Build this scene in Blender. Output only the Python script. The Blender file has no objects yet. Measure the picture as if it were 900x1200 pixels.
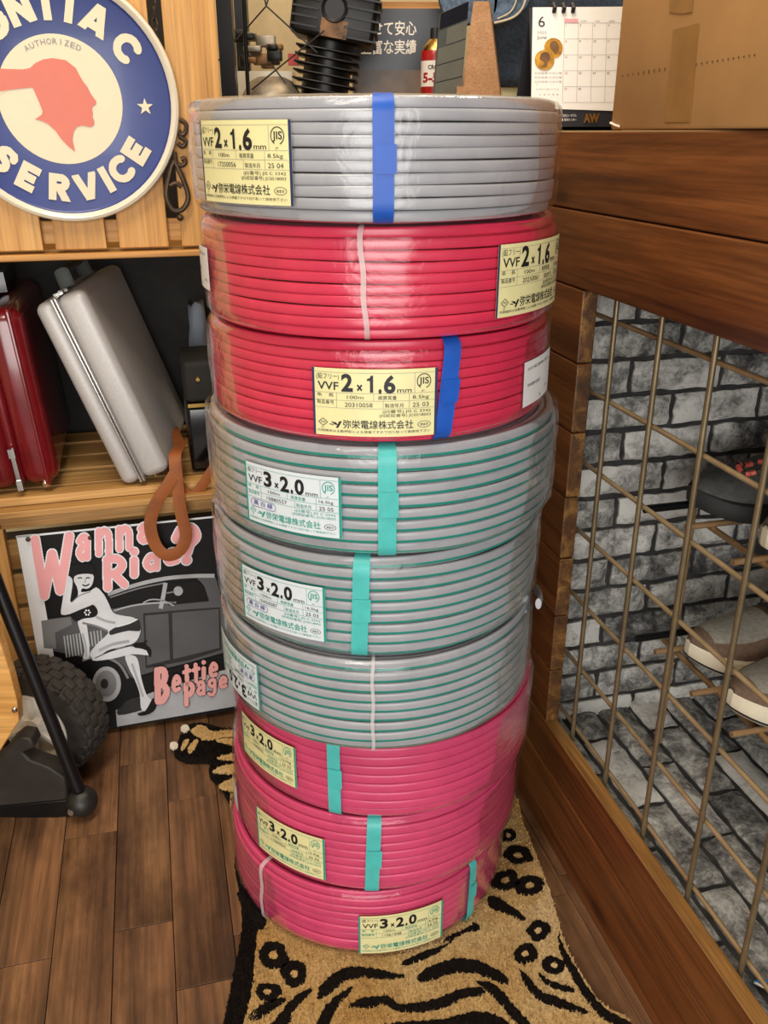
import bpy, math, random
import numpy as np
from mathutils import Vector, Matrix, noise
from mathutils.geometry import tessellate_polygon

scene = bpy.context.scene
COL = scene.collection
random.seed(7)
R_ = math.radians

# ------------------------------------------------------------------ camera
FPX, PITCH, EYE = 1031.0, R_(23.25), 0.96
cd = bpy.data.cameras.new('camera'); cam = bpy.data.objects.new('camera', cd); COL.objects.link(cam)
cam.location = (0, 0, EYE); cam.rotation_euler = (R_(90) - PITCH, 0, 0)
cd.sensor_fit = 'VERTICAL'; cd.sensor_height = 24.0; cd.lens = 24.0 * FPX / 1200.0
cd.clip_start = 0.02; cd.clip_end = 30
scene.camera = cam

# ------------------------------------------------------------------ world + lamps + exposure
wd = bpy.data.worlds.new('shop_ambient'); scene.world = wd; wd.use_nodes = True
wd.node_tree.nodes['Background'].inputs[0].default_value = (1.0, 0.90, 0.78, 1)
wd.node_tree.nodes['Background'].inputs[1].default_value = 0.20

def area(name, loc, target, sx, sy, power, color):
    l = bpy.data.lights.new(name, 'AREA'); l.shape = 'RECTANGLE'; l.size = sx; l.size_y = sy
    l.energy = power; l.color = color
    o = bpy.data.objects.new(name, l); COL.objects.link(o); o.location = loc
    d = Vector(target) - Vector(loc); o.rotation_euler = d.to_track_quat('-Z', 'Y').to_euler()
    return o
area('ceiling_lamp_aisle', (-0.25, 0.30, 2.35), (-0.05, 0.75, 0.0), 0.25, 1.2, 24, (1.0, 0.91, 0.79))
area('ceiling_lamp_rear', (-0.30, 1.05, 2.40), (-0.30, 1.2, 0.0), 0.9, 0.25, 4, (1.0, 0.86, 0.66))
area('frontal_fill_light', (0.10, -1.9, 1.00), (0.1, 1.2, 0.50), 1.7, 1.7, 66, (1.0, 0.985, 0.95))  # unseen area light added behind the camera for broad frontal fill
area('ceiling_lamp_back_room', (0.35, 1.55, 2.3), (0.2, 1.9, 1.0), 0.6, 0.3, 8, (1.0, 0.80, 0.55))

vs = scene.view_settings
vs.view_transform = 'Standard'; vs.look = 'None'; vs.gamma = 1.0; vs.use_curve_mapping = False
vs.exposure = 0.20

# ------------------------------------------------------------------ place frames
def V(*a): return Vector(a)
CA = R_(14.3)
PA = V(-math.sin(CA), math.cos(CA), 0)            # along the cabinet front, away from the viewer
PN = V(math.cos(CA), math.sin(CA), 0)             # into the cabinet
P0 = V(.3145, .715, 0)
def cab(s, off, z): return P0 + PA * s + PN * off + V(0, 0, z)
SB = R_(15)
SU = V(math.cos(SB), math.sin(SB), 0); SV = V(-math.sin(SB), math.cos(SB), 0); SO = V(-.34, 1.296, 0)
def shf(u, d, z): return SO + SU * u + SV * d + V(0, 0, z)
cF = V(0, math.cos(PITCH), -math.sin(PITCH)); cU = V(0, math.sin(PITCH), math.cos(PITCH)); cR = V(1, 0, 0)
def at(px, py, p, n):
    d = cF * FPX + cR * (px - 450) + cU * (600 - py)
    c = V(0, 0, EYE); t = (Vector(p) - c).dot(n) / d.dot(n)
    return c + d * t
def at_y(px, py, y): return at(px, py, (0, y, 0), V(0, 1, 0))
def at_z(px, py, z=0.0): return at(px, py, (0, 0, z), V(0, 0, 1))

# ------------------------------------------------------------------ materials
def lin(c):
    if isinstance(c, str):
        c = [int(c[i:i + 2], 16) / 255 for i in (1, 3, 5)]
    return tuple(((v / 12.92) if v <= .04045 else ((v + .055) / 1.055) ** 2.4) for v in c) + (1,)
class NT:
    def __init__(s, name):
        s.m = bpy.data.materials.new(name); s.m.use_nodes = True; s.t = s.m.node_tree
        s.b = s.t.nodes['Principled BSDF']; s.o = s.t.nodes['Material Output']
    def n(s, typ, **kw):
        nd = s.t.nodes.new(typ)
        for k, v in kw.items():
            if k.startswith('i_'):
                nd.inputs[k[2:].replace('_', ' ')].default_value = v
            else: setattr(nd, k, v)
        return nd
    def l(s, a, b): s.t.links.new(a, b)
    def set(s, **kw):
        for k, v in kw.items(): s.b.inputs[k.replace('_', ' ')].default_value = v
    def ramp(s, stops, src):
        r = s.n('ShaderNodeValToRGB'); e = r.color_ramp.elements
        e[0].position, e[0].color = stops[0][0], stops[0][1]
        e[1].position, e[1].color = stops[-1][0], stops[-1][1]
        for p, c in stops[1:-1]:
            x = e.new(p); x.color = c
        s.l(src, r.inputs[0]); return r.outputs[0]
    def mapped(s, scale=(1, 1, 1), rnd=True, coord='Object'):
        tc = s.n('ShaderNodeTexCoord'); mp = s.n('ShaderNodeMapping'); mp.inputs['Scale'].default_value = scale
        s.l(tc.outputs[coord], mp.inputs[0])
        if rnd:
            oi = s.n('ShaderNodeObjectInfo'); mu = s.n('ShaderNodeMath', operation='MULTIPLY'); mu.inputs[1].default_value = 37.0
            s.l(oi.outputs['Random'], mu.inputs[0]); s.l(mu.outputs[0], mp.inputs['Location'])
        return mp.outputs[0]
    def noise(s, vec, scale, detail=4, rough=.55, dist=0.0):
        n = s.n('ShaderNodeTexNoise'); n.inputs['Scale'].default_value = scale; n.inputs['Detail'].default_value = detail
        n.inputs['Roughness'].default_value = rough; n.inputs['Distortion'].default_value = dist
        if vec is not None: s.l(vec, n.inputs['Vector'])
        return n.outputs['Fac']
    def bump(s, h, strength=.3, dist=.002):
        b = s.n('ShaderNodeBump'); b.inputs['Strength'].default_value = strength; b.inputs['Distance'].default_value = dist
        s.l(h, b.inputs['Height']); s.l(b.outputs[0], s.b.inputs['Normal'])
    def mixc(s, a, b, fac, mode='MIX'):
        m = s.n('ShaderNodeMix', data_type='RGBA', blend_type=mode)
        for v, i in ((fac, 0), (a, 6), (b, 7)):
            if hasattr(v, 'is_output') or isinstance(v, bpy.types.NodeSocket): s.l(v, m.inputs[i])
            else: m.inputs[i].default_value = v
        return m.outputs[2]

M = {}
def plain(name, c, rough=.5, metal=0.0, spec=.5, var=.06, nscale=40, bump=0.0, coat=0.0):
    k = NT(name); k.set(Roughness=rough, Metallic=metal, Specular_IOR_Level=spec, Coat_Weight=coat, Coat_Roughness=.1)
    c = lin(c); vec = k.mapped()
    f = k.noise(vec, nscale)
    lo = tuple(max(0, x * (1 - 2 * var)) for x in c[:3]) + (1,); hi = tuple(min(1, x * (1 + 2 * var)) for x in c[:3]) + (1,)
    k.l(k.ramp([(.3, lo), (.7, hi)], f), k.b.inputs['Base Color'])
    if bump: k.bump(f, bump, .001)
    M[name] = k.m; return k.m
def wood(name, dark, mid, light, rough=.5, grain=26, along=.06, knots=True, rnd=.25, bump=.25, stain=0.0, coat=0.0, fine=.55):
    """grain runs along the local x axis of each board"""
    k = NT(name); k.set(Roughness=rough, Coat_Weight=coat, Coat_Roughness=.25, Specular_IOR_Level=.4)
    v = k.mapped((along, 1, 1))
    n1 = k.noise(v, grain, 5, .62, .6)
    v2 = k.mapped((along * .5, 1, 1)); n2 = k.noise(v2, grain * 8, 4, .65, .3)
    col = k.ramp([(.28, lin(dark)), (.5, lin(mid)), (.72, lin(light))], n1)
    col = k.mixc(col, k.ramp([(.36, (.50, .45, .40, 1)), (.62, (1.06, 1.05, 1.04, 1))], n2), fine, 'MULTIPLY')
    if knots:
        vo = k.n('ShaderNodeTexVoronoi'); vo.inputs['Scale'].default_value = 6.0
        k.l(k.mapped((.62, 0, 1.5)), vo.inputs['Vector'])
        col = k.mixc(col, k.ramp([(.05, (.25, .16, .10, 1)), (.10, (.7, .6, .5, 1)), (.19, (1, 1, 1, 1))], vo.outputs['Distance']), .8, 'MULTIPLY')
    if stain:
        n3 = k.noise(k.mapped((.5, 1, 1)), 9, 5, .65)
        col = k.mixc(col, k.ramp([(.36, (.22, .18, .15, 1)), (.6, (1, 1, 1, 1))], n3), stain, 'MULTIPLY')
    oi = k.n('ShaderNodeObjectInfo'); hs = k.n('ShaderNodeHueSaturation'); mr = k.n('ShaderNodeMapRange')
    mr.inputs[3].default_value = 1 - rnd; mr.inputs[4].default_value = 1 + rnd
    k.l(oi.outputs['Random'], mr.inputs[0]); k.l(mr.outputs[0], hs.inputs['Value']); k.l(col, hs.inputs['Color'])
    k.l(hs.outputs[0], k.b.inputs['Base Color'])
    k.bump(n2, bump, .0008)
    M[name] = k.m; return k.m

wood('stained_pine', '#3d2010', '#6a3d1c', '#845129', .42, 20, .07, True, .12, .25, 0, .12, .8)
wood('raw_edge', '#5a3a18', '#8f6531', '#b88a4a', .55, 34, .08, False, .15)
wood('worn_edge', '#2e1b0d', '#553618', '#8f6831', .5, 36, .5, False, .12, .4)
wood('floor_wood', '#45301f', '#7d593c', '#a07850', .5, 16, .07, False, .34, .3, .8, 0, .8)
wood('crate_wood', '#a8743a', '#c9934e', '#d8a662', .55, 22, .05, False, .07, .15)
wood('shelf_wood', '#9a7038', '#bb8d52', '#d3a96b', .55, 26, .05, False, .10, .2)
wood('plywood', '#c08a45', '#d9a55f', '#e6b878', .5, 14, .10, False, .06, .12)
wood('mdf', '#b98a5c', '#c4946a', '#cc9d72', .7, 60, .8, False, .03, .05)

def brick_mat(name):
    k = NT(name); k.set(Roughness=.85, Specular_IOR_Level=.25)
    v = k.mapped((1, 1, 1))
    a = k.noise(v, 34, 6, .72, .5); b = k.noise(v, 170, 5, .7); c = k.noise(v, 8, 2, .5)
    def mad(x, m, add):
        n = k.n('ShaderNodeMath', operation='MULTIPLY_ADD'); n.inputs[1].default_value = m; k.l(x, n.inputs[0])
        if isinstance(add, float): n.inputs[2].default_value = add
        else: k.l(add, n.inputs[2])
        return n.outputs[0]
    oi = k.n('ShaderNodeObjectInfo')
    f = mad(oi.outputs['Random'], .34, mad(b, .45, mad(c, .8, mad(a, 1.15, -.71))))
    col = k.ramp([(.22, lin('#2b2a2a')), (.40, lin('#4b4a49')), (.55, lin('#7c7b78')), (.68, lin('#aeaca7')), (.85, lin('#d6d4ce'))], f)
    k.l(col, k.b.inputs['Base Color'])
    k.bump(mad(b, .5, a), .8, .004); M[name] = k.m
brick_mat('wash_brick')
plain('mortar', '#31302f', .9, var=.25, bump=.5)

plain('bronze_rod', '#77684f', .38, .6, var=.10)
plain('bronze_rod_pale', '#a48e6c', .38, .5, var=.10)
plain('rack_rod', '#b39068', .4, .5, var=.08)
plain('black_metal', '#121214', .35, .3, var=.1)
plain('black_plastic', '#191817', .5, var=.15, bump=.1)
plain('dusty_black', '#2a2520', .6, var=.3, nscale=9)
plain('chrome', '#c9c7c2', .2, 1.0, var=.03)
plain('brass', '#c9a25a', .3, 1.0)
plain('steel_silver', '#b3b0ae', .5, .25, var=.03, nscale=300)
plain('silver_rim', '#c5c3c0', .25, .8, var=.02)
plain('red_shell', '#660d15', .25, var=.08, coat=.5)
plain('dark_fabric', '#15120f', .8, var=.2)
plain('leather', '#834510', .65, var=.12, nscale=25, bump=.15)
plain('black_gloss', '#08080a', .15, var=.1)
plain('rubber', '#2b2723', .8, var=.2, bump=.25, nscale=60)
plain('hub_white', '#ded8cc', .45, var=.06)
plain('wall_paint', '#c9b48c', .8, var=.03)
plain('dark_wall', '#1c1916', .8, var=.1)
plain('navy_panel', '#151520', .35)
plain('photo_brown', '#6e5844', .4, var=.35, nscale=8)
plain('denim', '#2f3b49', .9, var=.2, nscale=160, bump=.3)
plain('denim_light', '#54667c', .9, var=.25, nscale=120, bump=.3)
plain('stitch', '#cbbfa6', .8)
plain('cardboard', '#a67c4a', .8, var=.05, nscale=12)
plain('carton_tape', '#8a6233', .3, var=.06, coat=.3)
plain('paper', '#e9e3d8', .6, var=.01)
plain('print_black', '#15141a', .55, var=.02)
plain('print_grey', '#8d8a86', .55, var=.02)
plain('print_navy', '#1d2a55', .5, var=.02)
plain('print_green', '#12907f', .5, var=.02)
plain('print_purple', '#4a4f93', .5, var=.02)
plain('print_red', '#b7332c', .5, var=.02)
plain('print_pink', '#e2a0a2', .45, var=.02)
plain('print_rose', '#d79a96', .45, var=.02)
plain('print_white', '#dfe3e8', .45, var=.01)
plain('gold_coin', '#c08a2a', .35, .3, var=.2, nscale=120)
plain('label_yellow', '#dad49e', .38, var=.02)
plain('label_white', '#cdd6dc', .38, var=.02)
plain('sticker_white', '#dcdcdc', .4, var=.02)
plain('sign_blue', '#2b3a78', .38, var=.03, coat=.15)
plain('sign_cream', '#cfc09c', .4, var=.01, coat=.1)
plain('sign_rim', '#d6cdb8', .25, var=.02, coat=.5)
plain('sign_orange', '#c24a18', .4, var=.02, coat=.1)
plain('iron', '#4a3a2c', .5, .6, var=.2, bump=.3)
plain('engine_black', '#171513', .38, .5, var=.25, nscale=30)
plain('engine_worn', '#6b4c30', .5, .5, var=.3)
plain('alloy', '#8f8577', .45, .7, var=.2)
plain('can_red', '#a31c1c', .3)
plain('slate_grey', '#4f5350', .6, var=.05)
plain('slate_light', '#6b6a60', .6, var=.05)
plain('sole_cream', '#e0d6bd', .6, var=.03)
plain('suede_grey', '#8f8b80', .9, var=.1, nscale=200)
plain('suede_brown', '#6a5546', .9, var=.1, nscale=200)
plain('shoe_grey', '#4c4d4b', .75, var=.15, nscale=90)
plain('shoe_dark', '#2a2c2c', .6, var=.1)
plain('coral', '#c9584c', .6)
plain('lace_dark', '#2c2926', .8)
plain('cord_blue', '#2b77c4', .5)
plain('rug_black', '#17120f', .95, var=.25, nscale=300, bump=.5, spec=.1)
plain('rug_white', '#cfc6b4', .95, var=.1, nscale=300, bump=.5, spec=.1)
plain('grey_sheet', '#7d858f', .8)
def greys(n, v): plain(n, (v, v * 1.01, v * 1.03), .6, var=.06, nscale=14, spec=.3)
for nm, v in (('tone_black', .045), ('tone_dark', .16), ('tone_mid', .32), ('tone_soft', .46), ('tone_light', .64), ('tone_skin', .80)): greys(nm, v)

def rug_tan():
    k = NT('rug_tan'); k.set(Roughness=.95, Specular_IOR_Level=.1)
    v = k.mapped(rnd=False); a = k.noise(v, 7, 3); b = k.noise(v, 320, 3)
    c = k.ramp([(.35, lin('#b8935a')), (.55, lin('#c6a772')), (.75, lin('#d4bc90'))], a)
    k.l(k.mixc(c, k.ramp([(.3, (.7, .66, .6, 1)), (.6, (1, 1, 1, 1))], b), .6, 'MULTIPLY'), k.b.inputs['Base Color'])
    k.bump(b, .8, .003); M['rug_tan'] = k.m
rug_tan()
def jacket(name, c, rough=.32):
    k = NT(name); k.set(Roughness=rough, Specular_IOR_Level=.5)
    v = k.mapped(rnd=False); f = k.noise(v, 30, 3); c = lin(c)
    k.l(k.ramp([(.3, tuple(x * .92 for x in c[:3]) + (1,)), (.7, tuple(min(1, x * 1.06) for x in c[:3]) + (1,))], f), k.b.inputs['Base Color'])
    M[name] = k.m
jacket('jacket_grey', '#9c9da3'); jacket('jacket_red', '#cc3150', .28); jacket('jacket_pink', '#cb456f', .34)
jacket('stripe_green', '#1c8577')
def film_mat():
    k = NT('cling_film'); k.t.nodes.remove(k.b)
    tr = k.n('ShaderNodeBsdfTransparent'); gl = k.n('ShaderNodeBsdfGlossy'); df = k.n('ShaderNodeBsdfTranslucent')
    tr.inputs[0].default_value = (.97, .97, .97, 1); gl.inputs[0].default_value = (1, 1, 1, 1); gl.inputs['Roughness'].default_value = .17
    df.inputs[0].default_value = (.9, .9, .92, 1)
    v = k.mapped((1, 1, 1)); a = k.noise(v, 22, 4, .6, 1.2); bp = k.n('ShaderNodeBump'); bp.inputs['Strength'].default_value = .55; bp.inputs['Distance'].default_value = .004
    k.l(a, bp.inputs['Height']); k.l(bp.outputs[0], gl.inputs['Normal'])
    fr = k.n('ShaderNodeLayerWeight'); fr.inputs['Blend'].default_value = .12
    ma = k.n('ShaderNodeMath', operation='MULTIPLY_ADD'); ma.inputs[1].default_value = .45; ma.inputs[2].default_value = .022
    k.l(fr.outputs['Fresnel'], ma.inputs[0])
    m1 = k.n('ShaderNodeMixShader'); k.l(ma.outputs[0], m1.inputs[0]); k.l(tr.outputs[0], m1.inputs[1]); k.l(gl.outputs[0], m1.inputs[2])
    hz = k.ramp([(.58, (0.0, 0.0, 0.0, 1)), (.78, (.22, .22, .22, 1))], a)
    m2 = k.n('ShaderNodeMixShader'); k.l(hz, m2.inputs[0]); k.l(m1.outputs[0], m2.inputs[1]); k.l(df.outputs[0], m2.inputs[2])
    k.l(m2.outputs[0], k.o.inputs[0]); M['cling_film'] = k.m
film_mat()
def tape_mat(name, c, alpha):
    k = NT(name); k.set(Roughness=.42, Alpha=alpha, Specular_IOR_Level=.35); v = k.mapped(); f = k.noise(v, 60)
    c = lin(c); k.l(k.ramp([(.3, tuple(x * .85 for x in c[:3]) + (1,)), (.7, c)], f), k.b.inputs['Base Color']); M[name] = k.m
tape_mat('tape_blue', '#1c56b8', .96); tape_mat('tape_teal', '#4dbcb8', .93); tape_mat('tie_clear', '#e6dede', .5)

# ------------------------------------------------------------------ mesh building
LOC = {}
class MB:
    def __init__(s): s.v = []; s.f = []; s.m = []
    def add(s, vs, fs, mi=0):
        b = len(s.v); s.v += [tuple(x) for x in vs]; s.f += [tuple(b + i for i in f) for f in fs]; s.m += [mi] * len(fs); return s
    def box(s, c, size, ax=None, mi=0):
        ax = ax or (V(1, 0, 0), V(0, 1, 0), V(0, 0, 1)); c = Vector(c)
        h = [ax[i] * (size[i] / 2) for i in range(3)]
        vs = [c + h[0] * a + h[1] * b + h[2] * d for d in (-1, 1) for b in (-1, 1) for a in (-1, 1)]
        return s.add(vs, [(0, 2, 3, 1), (4, 5, 7, 6), (0, 1, 5, 4), (2, 6, 7, 3), (0, 4, 6, 2), (1, 3, 7, 5)], mi)
    def rbox(s, c, size, r, ax=None, seg=4, mi=0):
        """box with rounded vertical edges (around third axis) and a small round on top and bottom"""
        ax = ax or (V(1, 0, 0), V(0, 1, 0), V(0, 0, 1)); c = Vector(c); hx, hy, hz = [x / 2 for x in size]
        rings = []
        prof = [(-hz, r)] + [(-hz + r * (1 - math.cos(a)), r * (1 - math.sin(a))) for a in [math.pi / 2 * i / seg for i in range(1, seg + 1)]]
        prof = [(z, ins) for z, ins in prof]; prof += [(-z, ins) for z, ins in reversed(prof)]
        for z, ins in prof:
            ring = []
            for q, (sx, sy) in enumerate(((1, 1), (-1, 1), (-1, -1), (1, -1))):
                for i in range(seg + 1):
                    a = math.pi / 2 * (q + i / seg); rr = max(r - ins, 1e-5)
                    ring.append(c + ax[0] * (sx * (hx - r) + rr * math.cos(a)) + ax[1] * (sy * (hy - r) + rr * math.sin(a)) + ax[2] * z)
            rings.append(ring)
        return s.loft(rings, True, True, mi)
    def loft(s, rings, close=True, caps=True, mi=0):
        n = len(rings[0]); vs = [p for r in rings for p in r]; fs = []
        for i in range(len(rings) - 1):
            for j in range(n if close else n - 1):
                a = i * n + j; b = i * n + (j + 1) % n
                fs.append((a, b, b + n, a + n))
        if caps: fs += [tuple(range(n))[::-1], tuple((len(rings) - 1) * n + j for j in range(n))]
        return s.add(vs, fs, mi)
    def tube(s, pts, r, seg=8, closed=False, caps=True, mi=0, flat=None):
        pts = [Vector(p) for p in pts]; n = len(pts); rings = []; up = None
        for i, p in enumerate(pts):
            a = pts[(i - 1) % n] if (closed or i) else p; b = pts[(i + 1) % n] if (closed or i < n - 1) else p
            t = (b - a).normalized()
            if up is None:
                up = t.orthogonal().normalized() if flat is None else Vector(flat)
            up = (up - t * up.dot(t)).normalized(); sd = t.cross(up)
            if flat is not None: rx, ry = r
            else: rx = ry = (r[i] if isinstance(r, (list, tuple)) else r)
            rings.append([p + up * (ry * math.sin(2 * math.pi * k / seg)) + sd * (rx * math.cos(2 * math.pi * k / seg)) for k in range(seg)])
        if closed: rings.append(rings[0]); caps = False
        return s.loft(rings, True, caps, mi)
    def lathe(s, prof, c, axis=V(0, 0, 1), seg=32, mi=0, caps=False, wob=None):
        axis = axis.normalized(); x = axis.orthogonal().normalized(); y = axis.cross(x); c = Vector(c)
        rings = [[c + axis * h + (x * math.cos(2 * math.pi * k / seg) + y * math.sin(2 * math.pi * k / seg)) * r for k in range(seg)] for r, h in prof]
        return s.loft(rings, True, caps, mi)
    def poly(s, pts, n, th, mi=0, holes=()):
        """solid prism: outline pts (world), pushed th along n"""
        pts = [Vector(p) for p in pts]; n = Vector(n)
        tri = tessellate_polygon([pts]); k = len(pts)
        ref = Vector((0, 0, 0))
        for i in range(k): ref += pts[i].cross(pts[(i + 1) % k])
        if ref.dot(n) < 0: pts = pts[::-1]; tri = tessellate_polygon([pts])
        def face(t):
            a, b, c = (pts[i] for i in t); return t if (b - a).cross(c - a).dot(n) > 0 else t[::-1]
        tri = [face(tuple(t)) for t in tri]
        vs = pts + [p + n * th for p in pts]
        fs = [tuple(i + k for i in t) for t in tri] + [t[::-1] for t in tri] + [(i, (i + 1) % k, (i + 1) % k + k, i + k) for i in range(k)]
        return s.add(vs, fs, mi)
    def mesh(s, name, mats, smooth=False, off=V(0, 0, 0)):
        me = bpy.data.meshes.new(name)
        me.from_pydata([(x - off.x, y - off.y, z - off.z) for x, y, z in s.v], [], s.f)
        if not isinstance(mats, (list, tuple)): mats = [mats]
        for m in mats: me.materials.append(M[m])
        if len(mats) > 1: me.polygons.foreach_set('material_index', s.m)
        me.update()
        if smooth:
            me.polygons.foreach_set('use_smooth', [True] * len(me.polygons))
            if smooth != 'all': me.set_sharp_from_angle(angle=R_(38))
        return me
    def build(s, name, mats, parent=None, smooth=True, bevel=0, local=False):
        root = parent
        while root is not None and root.parent is not None: root = root.parent
        if local: off = V(0, 0, 0)
        elif root is not None: off = Vector(root.location)
        else:
            a = np.array(s.v); off = V(*( (a.min(0) + a.max(0)) / 2)); off.z = float(a[:, 2].min())
        me = s.mesh(name, mats, smooth, off); o = bpy.data.objects.new(name, me); COL.objects.link(o)
        if parent is not None: o.parent = parent
        elif not local: o.location = off
        if bevel:
            b = o.modifiers.new('bevel', 'BEVEL'); b.width = bevel; b.segments = 2; b.limit_method = 'ANGLE'; b.angle_limit = R_(40)
        return o
def tag(o, label=None, cat=None, group=None, kind=None):
    for k, v in (('label', label), ('category', cat), ('group', group), ('kind', kind)):
        if v: o[k] = v
    return o
def thing(name, loc, label, cat, group=None, rot=None):
    o = bpy.data.objects.new(name, None); o.empty_display_size = .05; COL.objects.link(o); o.location = loc
    if rot: o.rotation_euler = rot
    return tag(o, label, cat, group)
def struct(name, loc=(0, 0, 0)):
    o = bpy.data.objects.new(name, None); COL.objects.link(o); o.location = loc; o['kind'] = 'structure'; return o
def inst(name, me, parent, mat):
    """shared mesh placed by a world matrix under an unrotated parent"""
    o = bpy.data.objects.new(name, me); COL.objects.link(o); o.parent = parent
    m = mat.copy()
    if parent is not None: m.translation = m.translation - Vector(parent.location)
    o.matrix_basis = m; return o
def frame(c, x, y, z):
    m = Matrix((x, y, z)).transposed().to_4x4(); m.translation = Vector(c); return m
def smooth_poly(pts, sub=4, closed=True):
    n = len(pts); out = []
    for i in range(n if closed else n - 1):
        p = [pts[(i + k - 1) % n] if closed else pts[min(max(i + k - 1, 0), n - 1)] for k in range(4)]
        for j in range(sub):
            t = j / sub
            out.append(tuple(.5 * (2 * p[1][d] + (p[2][d] - p[0][d]) * t + (2 * p[0][d] - 5 * p[1][d] + 4 * p[2][d] - p[3][d]) * t * t + (3 * p[1][d] - p[0][d] - 3 * p[2][d] + p[3][d]) * t ** 3) for d in range(len(pts[0]))))
    if not closed: out.append(tuple(pts[-1]))
    return out
def ell(cx, cy, rx, ry, n=20, a0=0): return [(cx + rx * math.cos(2 * math.pi * i / n + a0), cy + ry * math.sin(2 * math.pi * i / n + a0)) for i in range(n)]

_T = {}
def glyphs(txt, bold=0.0, res=3):
    key = (txt, bold, res)
    if key not in _T:
        cu = bpy.data.curves.new('t', 'FONT'); cu.body = txt; cu.size = 1; cu.resolution_u = res; cu.offset = bold
        ob = bpy.data.objects.new('t', cu); me = bpy.data.meshes.new_from_object(ob)
        v = np.array([x.co[:2] for x in me.vertices]) if len(me.vertices) else np.zeros((0, 2))
        f = [tuple(p.vertices) for p in me.polygons]
        bpy.data.objects.remove(ob); bpy.data.meshes.remove(me); bpy.data.curves.remove(cu)
        _T[key] = (v, f)
    return _T[key]
def put_text(mb, txt, fn, x, y, h, w=None, bold=0.0, mi=0, box=False, res=3):
    """text with left-bottom at (x, y), cap height h (of 0.7 em), width w; fn maps (x, y) to a point"""
    v, f = glyphs(txt, bold, res)
    lo, hi = v.min(0), v.max(0)
    if box: sx = w / (hi[0] - lo[0]); sy = h / (hi[1] - lo[1]); oy = lo[1]
    else:
        sy = h / .72; oy = 0; sx = sy if w is None else w / (hi[0] - lo[0])
    pts = [fn(x + (p[0] - lo[0]) * sx, y + (p[1] - oy) * sy) for p in v]
    if len(f):
        a, b, c = (Vector(pts[i]) for i in f[0][:3])
    mb.add(pts, f, mi)

# ================================================================== STRUCTURE
def plank(name, parent, c, size, ax, mat, bevel=.0015, alt=None):
    """box board, long axis = ax[0]; alt = {face index: material} (0 z-, 1 z+, 2 y-, 3 y+, 4 x-, 5 x+)"""
    mb = MB().box((0, 0, 0), size); mats = [mat]
    if alt:
        for fi, m in alt.items():
            if m not in mats: mats.append(m)
            mb.m[fi] = mats.index(m)
    me = mb.mesh(name, mats)
    o = inst(name, me, parent, frame(c, *ax))
    if bevel:
        b = o.modifiers.new('bevel', 'BEVEL'); b.width = bevel; b.segments = 2; b.limit_method = 'ANGLE'
    return o
ZA = V(0, 0, 1)
CAX = (PA, -PN, ZA)          # long axis along the cabinet front

floor = struct('floor', (0, 0, 0))
MB().box((0, .9, -.03), (4.2, 4.2, .036)).build('floor_bed', 'dark_wall', floor)
FW = .0755; F0 = (at_z(207, 1180) - P0).dot(PN)
jn = {-1: (at_z(240, 1071) - P0).dot(PA), -2: (at_z(174, 967) - P0).dot(PA), -3: (at_z(96, 1115) - P0).dot(PA), -4: (at_z(30, 1052) - P0).dot(PA)}
rnd = random.Random(3)
for k in range(-16, 9):
    kk = k - 1
    L = .34; s0 = jn.get(k, rnd.uniform(-.3, .0))
    s0 -= math.ceil((s0 + .75) / L) * L
    offc = F0 + FW * (k + 1.5) - FW
    if offc > .05: continue
    s = s0
    while s < 1.15:
        ln = L
        c = P0 + PA * (s + ln / 2) + PN * offc + V(0, 0, -.006 + rnd.uniform(-.0006, .0006))
        plank('plank', floor, c, (ln - .0010, FW - .0010, .012), (PA, -PN, ZA), 'floor_wood', .0006)
        s += ln

wb = struct('wall_back', (0, 2.25, 0)); 
MB().box(SO + SU * .2 + SV * 1.0 + V(0, 0, 1.25), (4.0, .05, 2.6), (SU, SV, ZA)).build('wall_panel', 'wall_paint', wb)
wl = struct('wall_left', (-1.55, 1.0, 0))
MB().box((-1.55, .9, 1.25), (.05, 4.0, 2.6)).build('wall_panel', 'wall_paint', wl)
ce = struct('ceiling', (0, .8, 2.5)); MB().box((.1, .6, 2.56), (4.2, 4.4, .05)).build('ceiling_panel', 'wall_paint', ce)

# ---------------- counter cabinet with a wire grille (right)
ST, SE = .985, -.72
counter = thing('counter_cabinet', cab(0, .3, 0), 'brown stained pine plank counter cabinet with wire grille opening at right', 'cabinet')
s0c, s1c = SE, .62
rows = [(.879, .9635, s0c, s1c, 1), (.793, .879, s0c, s1c, 0)]
for z0, z1, a, b, top in rows:
    plank('board', counter, cab((a + b) / 2, .01, (z0 + z1) / 2), (b - a, .02, z1 - z0 - .0014), CAX, 'stained_pine', .0018, {1: 'raw_edge'} if top else None)
PB = .335
nz = 7; dz = (.793 - .185) / nz
for i in range(nz):
    z0 = .185 + i * dz
    plank('board', counter, cab((PB + s1c) / 2 + rnd.uniform(-.0008, .0008), .01, z0 + dz / 2), (s1c - PB, .02, dz - .0014), CAX, 'stained_pine', .0018, {4: 'worn_edge'})
for z0, z1, top in ((.117, .185, 1), (.0, .116, 0)):
    plank('board', counter, cab((s0c + s1c) / 2, .01 if top else .009, (z0 + z1) / 2), (s1c - s0c, .02 if top else .018, z1 - z0 - .0012), CAX, 'stained_pine', .0018, {1: 'raw_edge'} if top else None)
plank('top_panel', counter, cab((s0c + s1c) / 2, .33, .953), (s1c - s0c, .62, .019), CAX, 'stained_pine', .001)
plank('inner_ceiling', counter, cab((s0c + s1c) / 2, .33, .812), (s1c - s0c, .60, .016), CAX, 'stained_pine', .001)
plank('end_panel', counter, cab(s1c - .01, .33, .47), (.02, .60, .94), CAX, 'stained_pine', .001)
plank('rear_panel', counter, cab((s0c + s1c) / 2, .65, .47), (s1c - s0c, .02, .94), CAX, 'dark_wall', .001)
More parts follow.
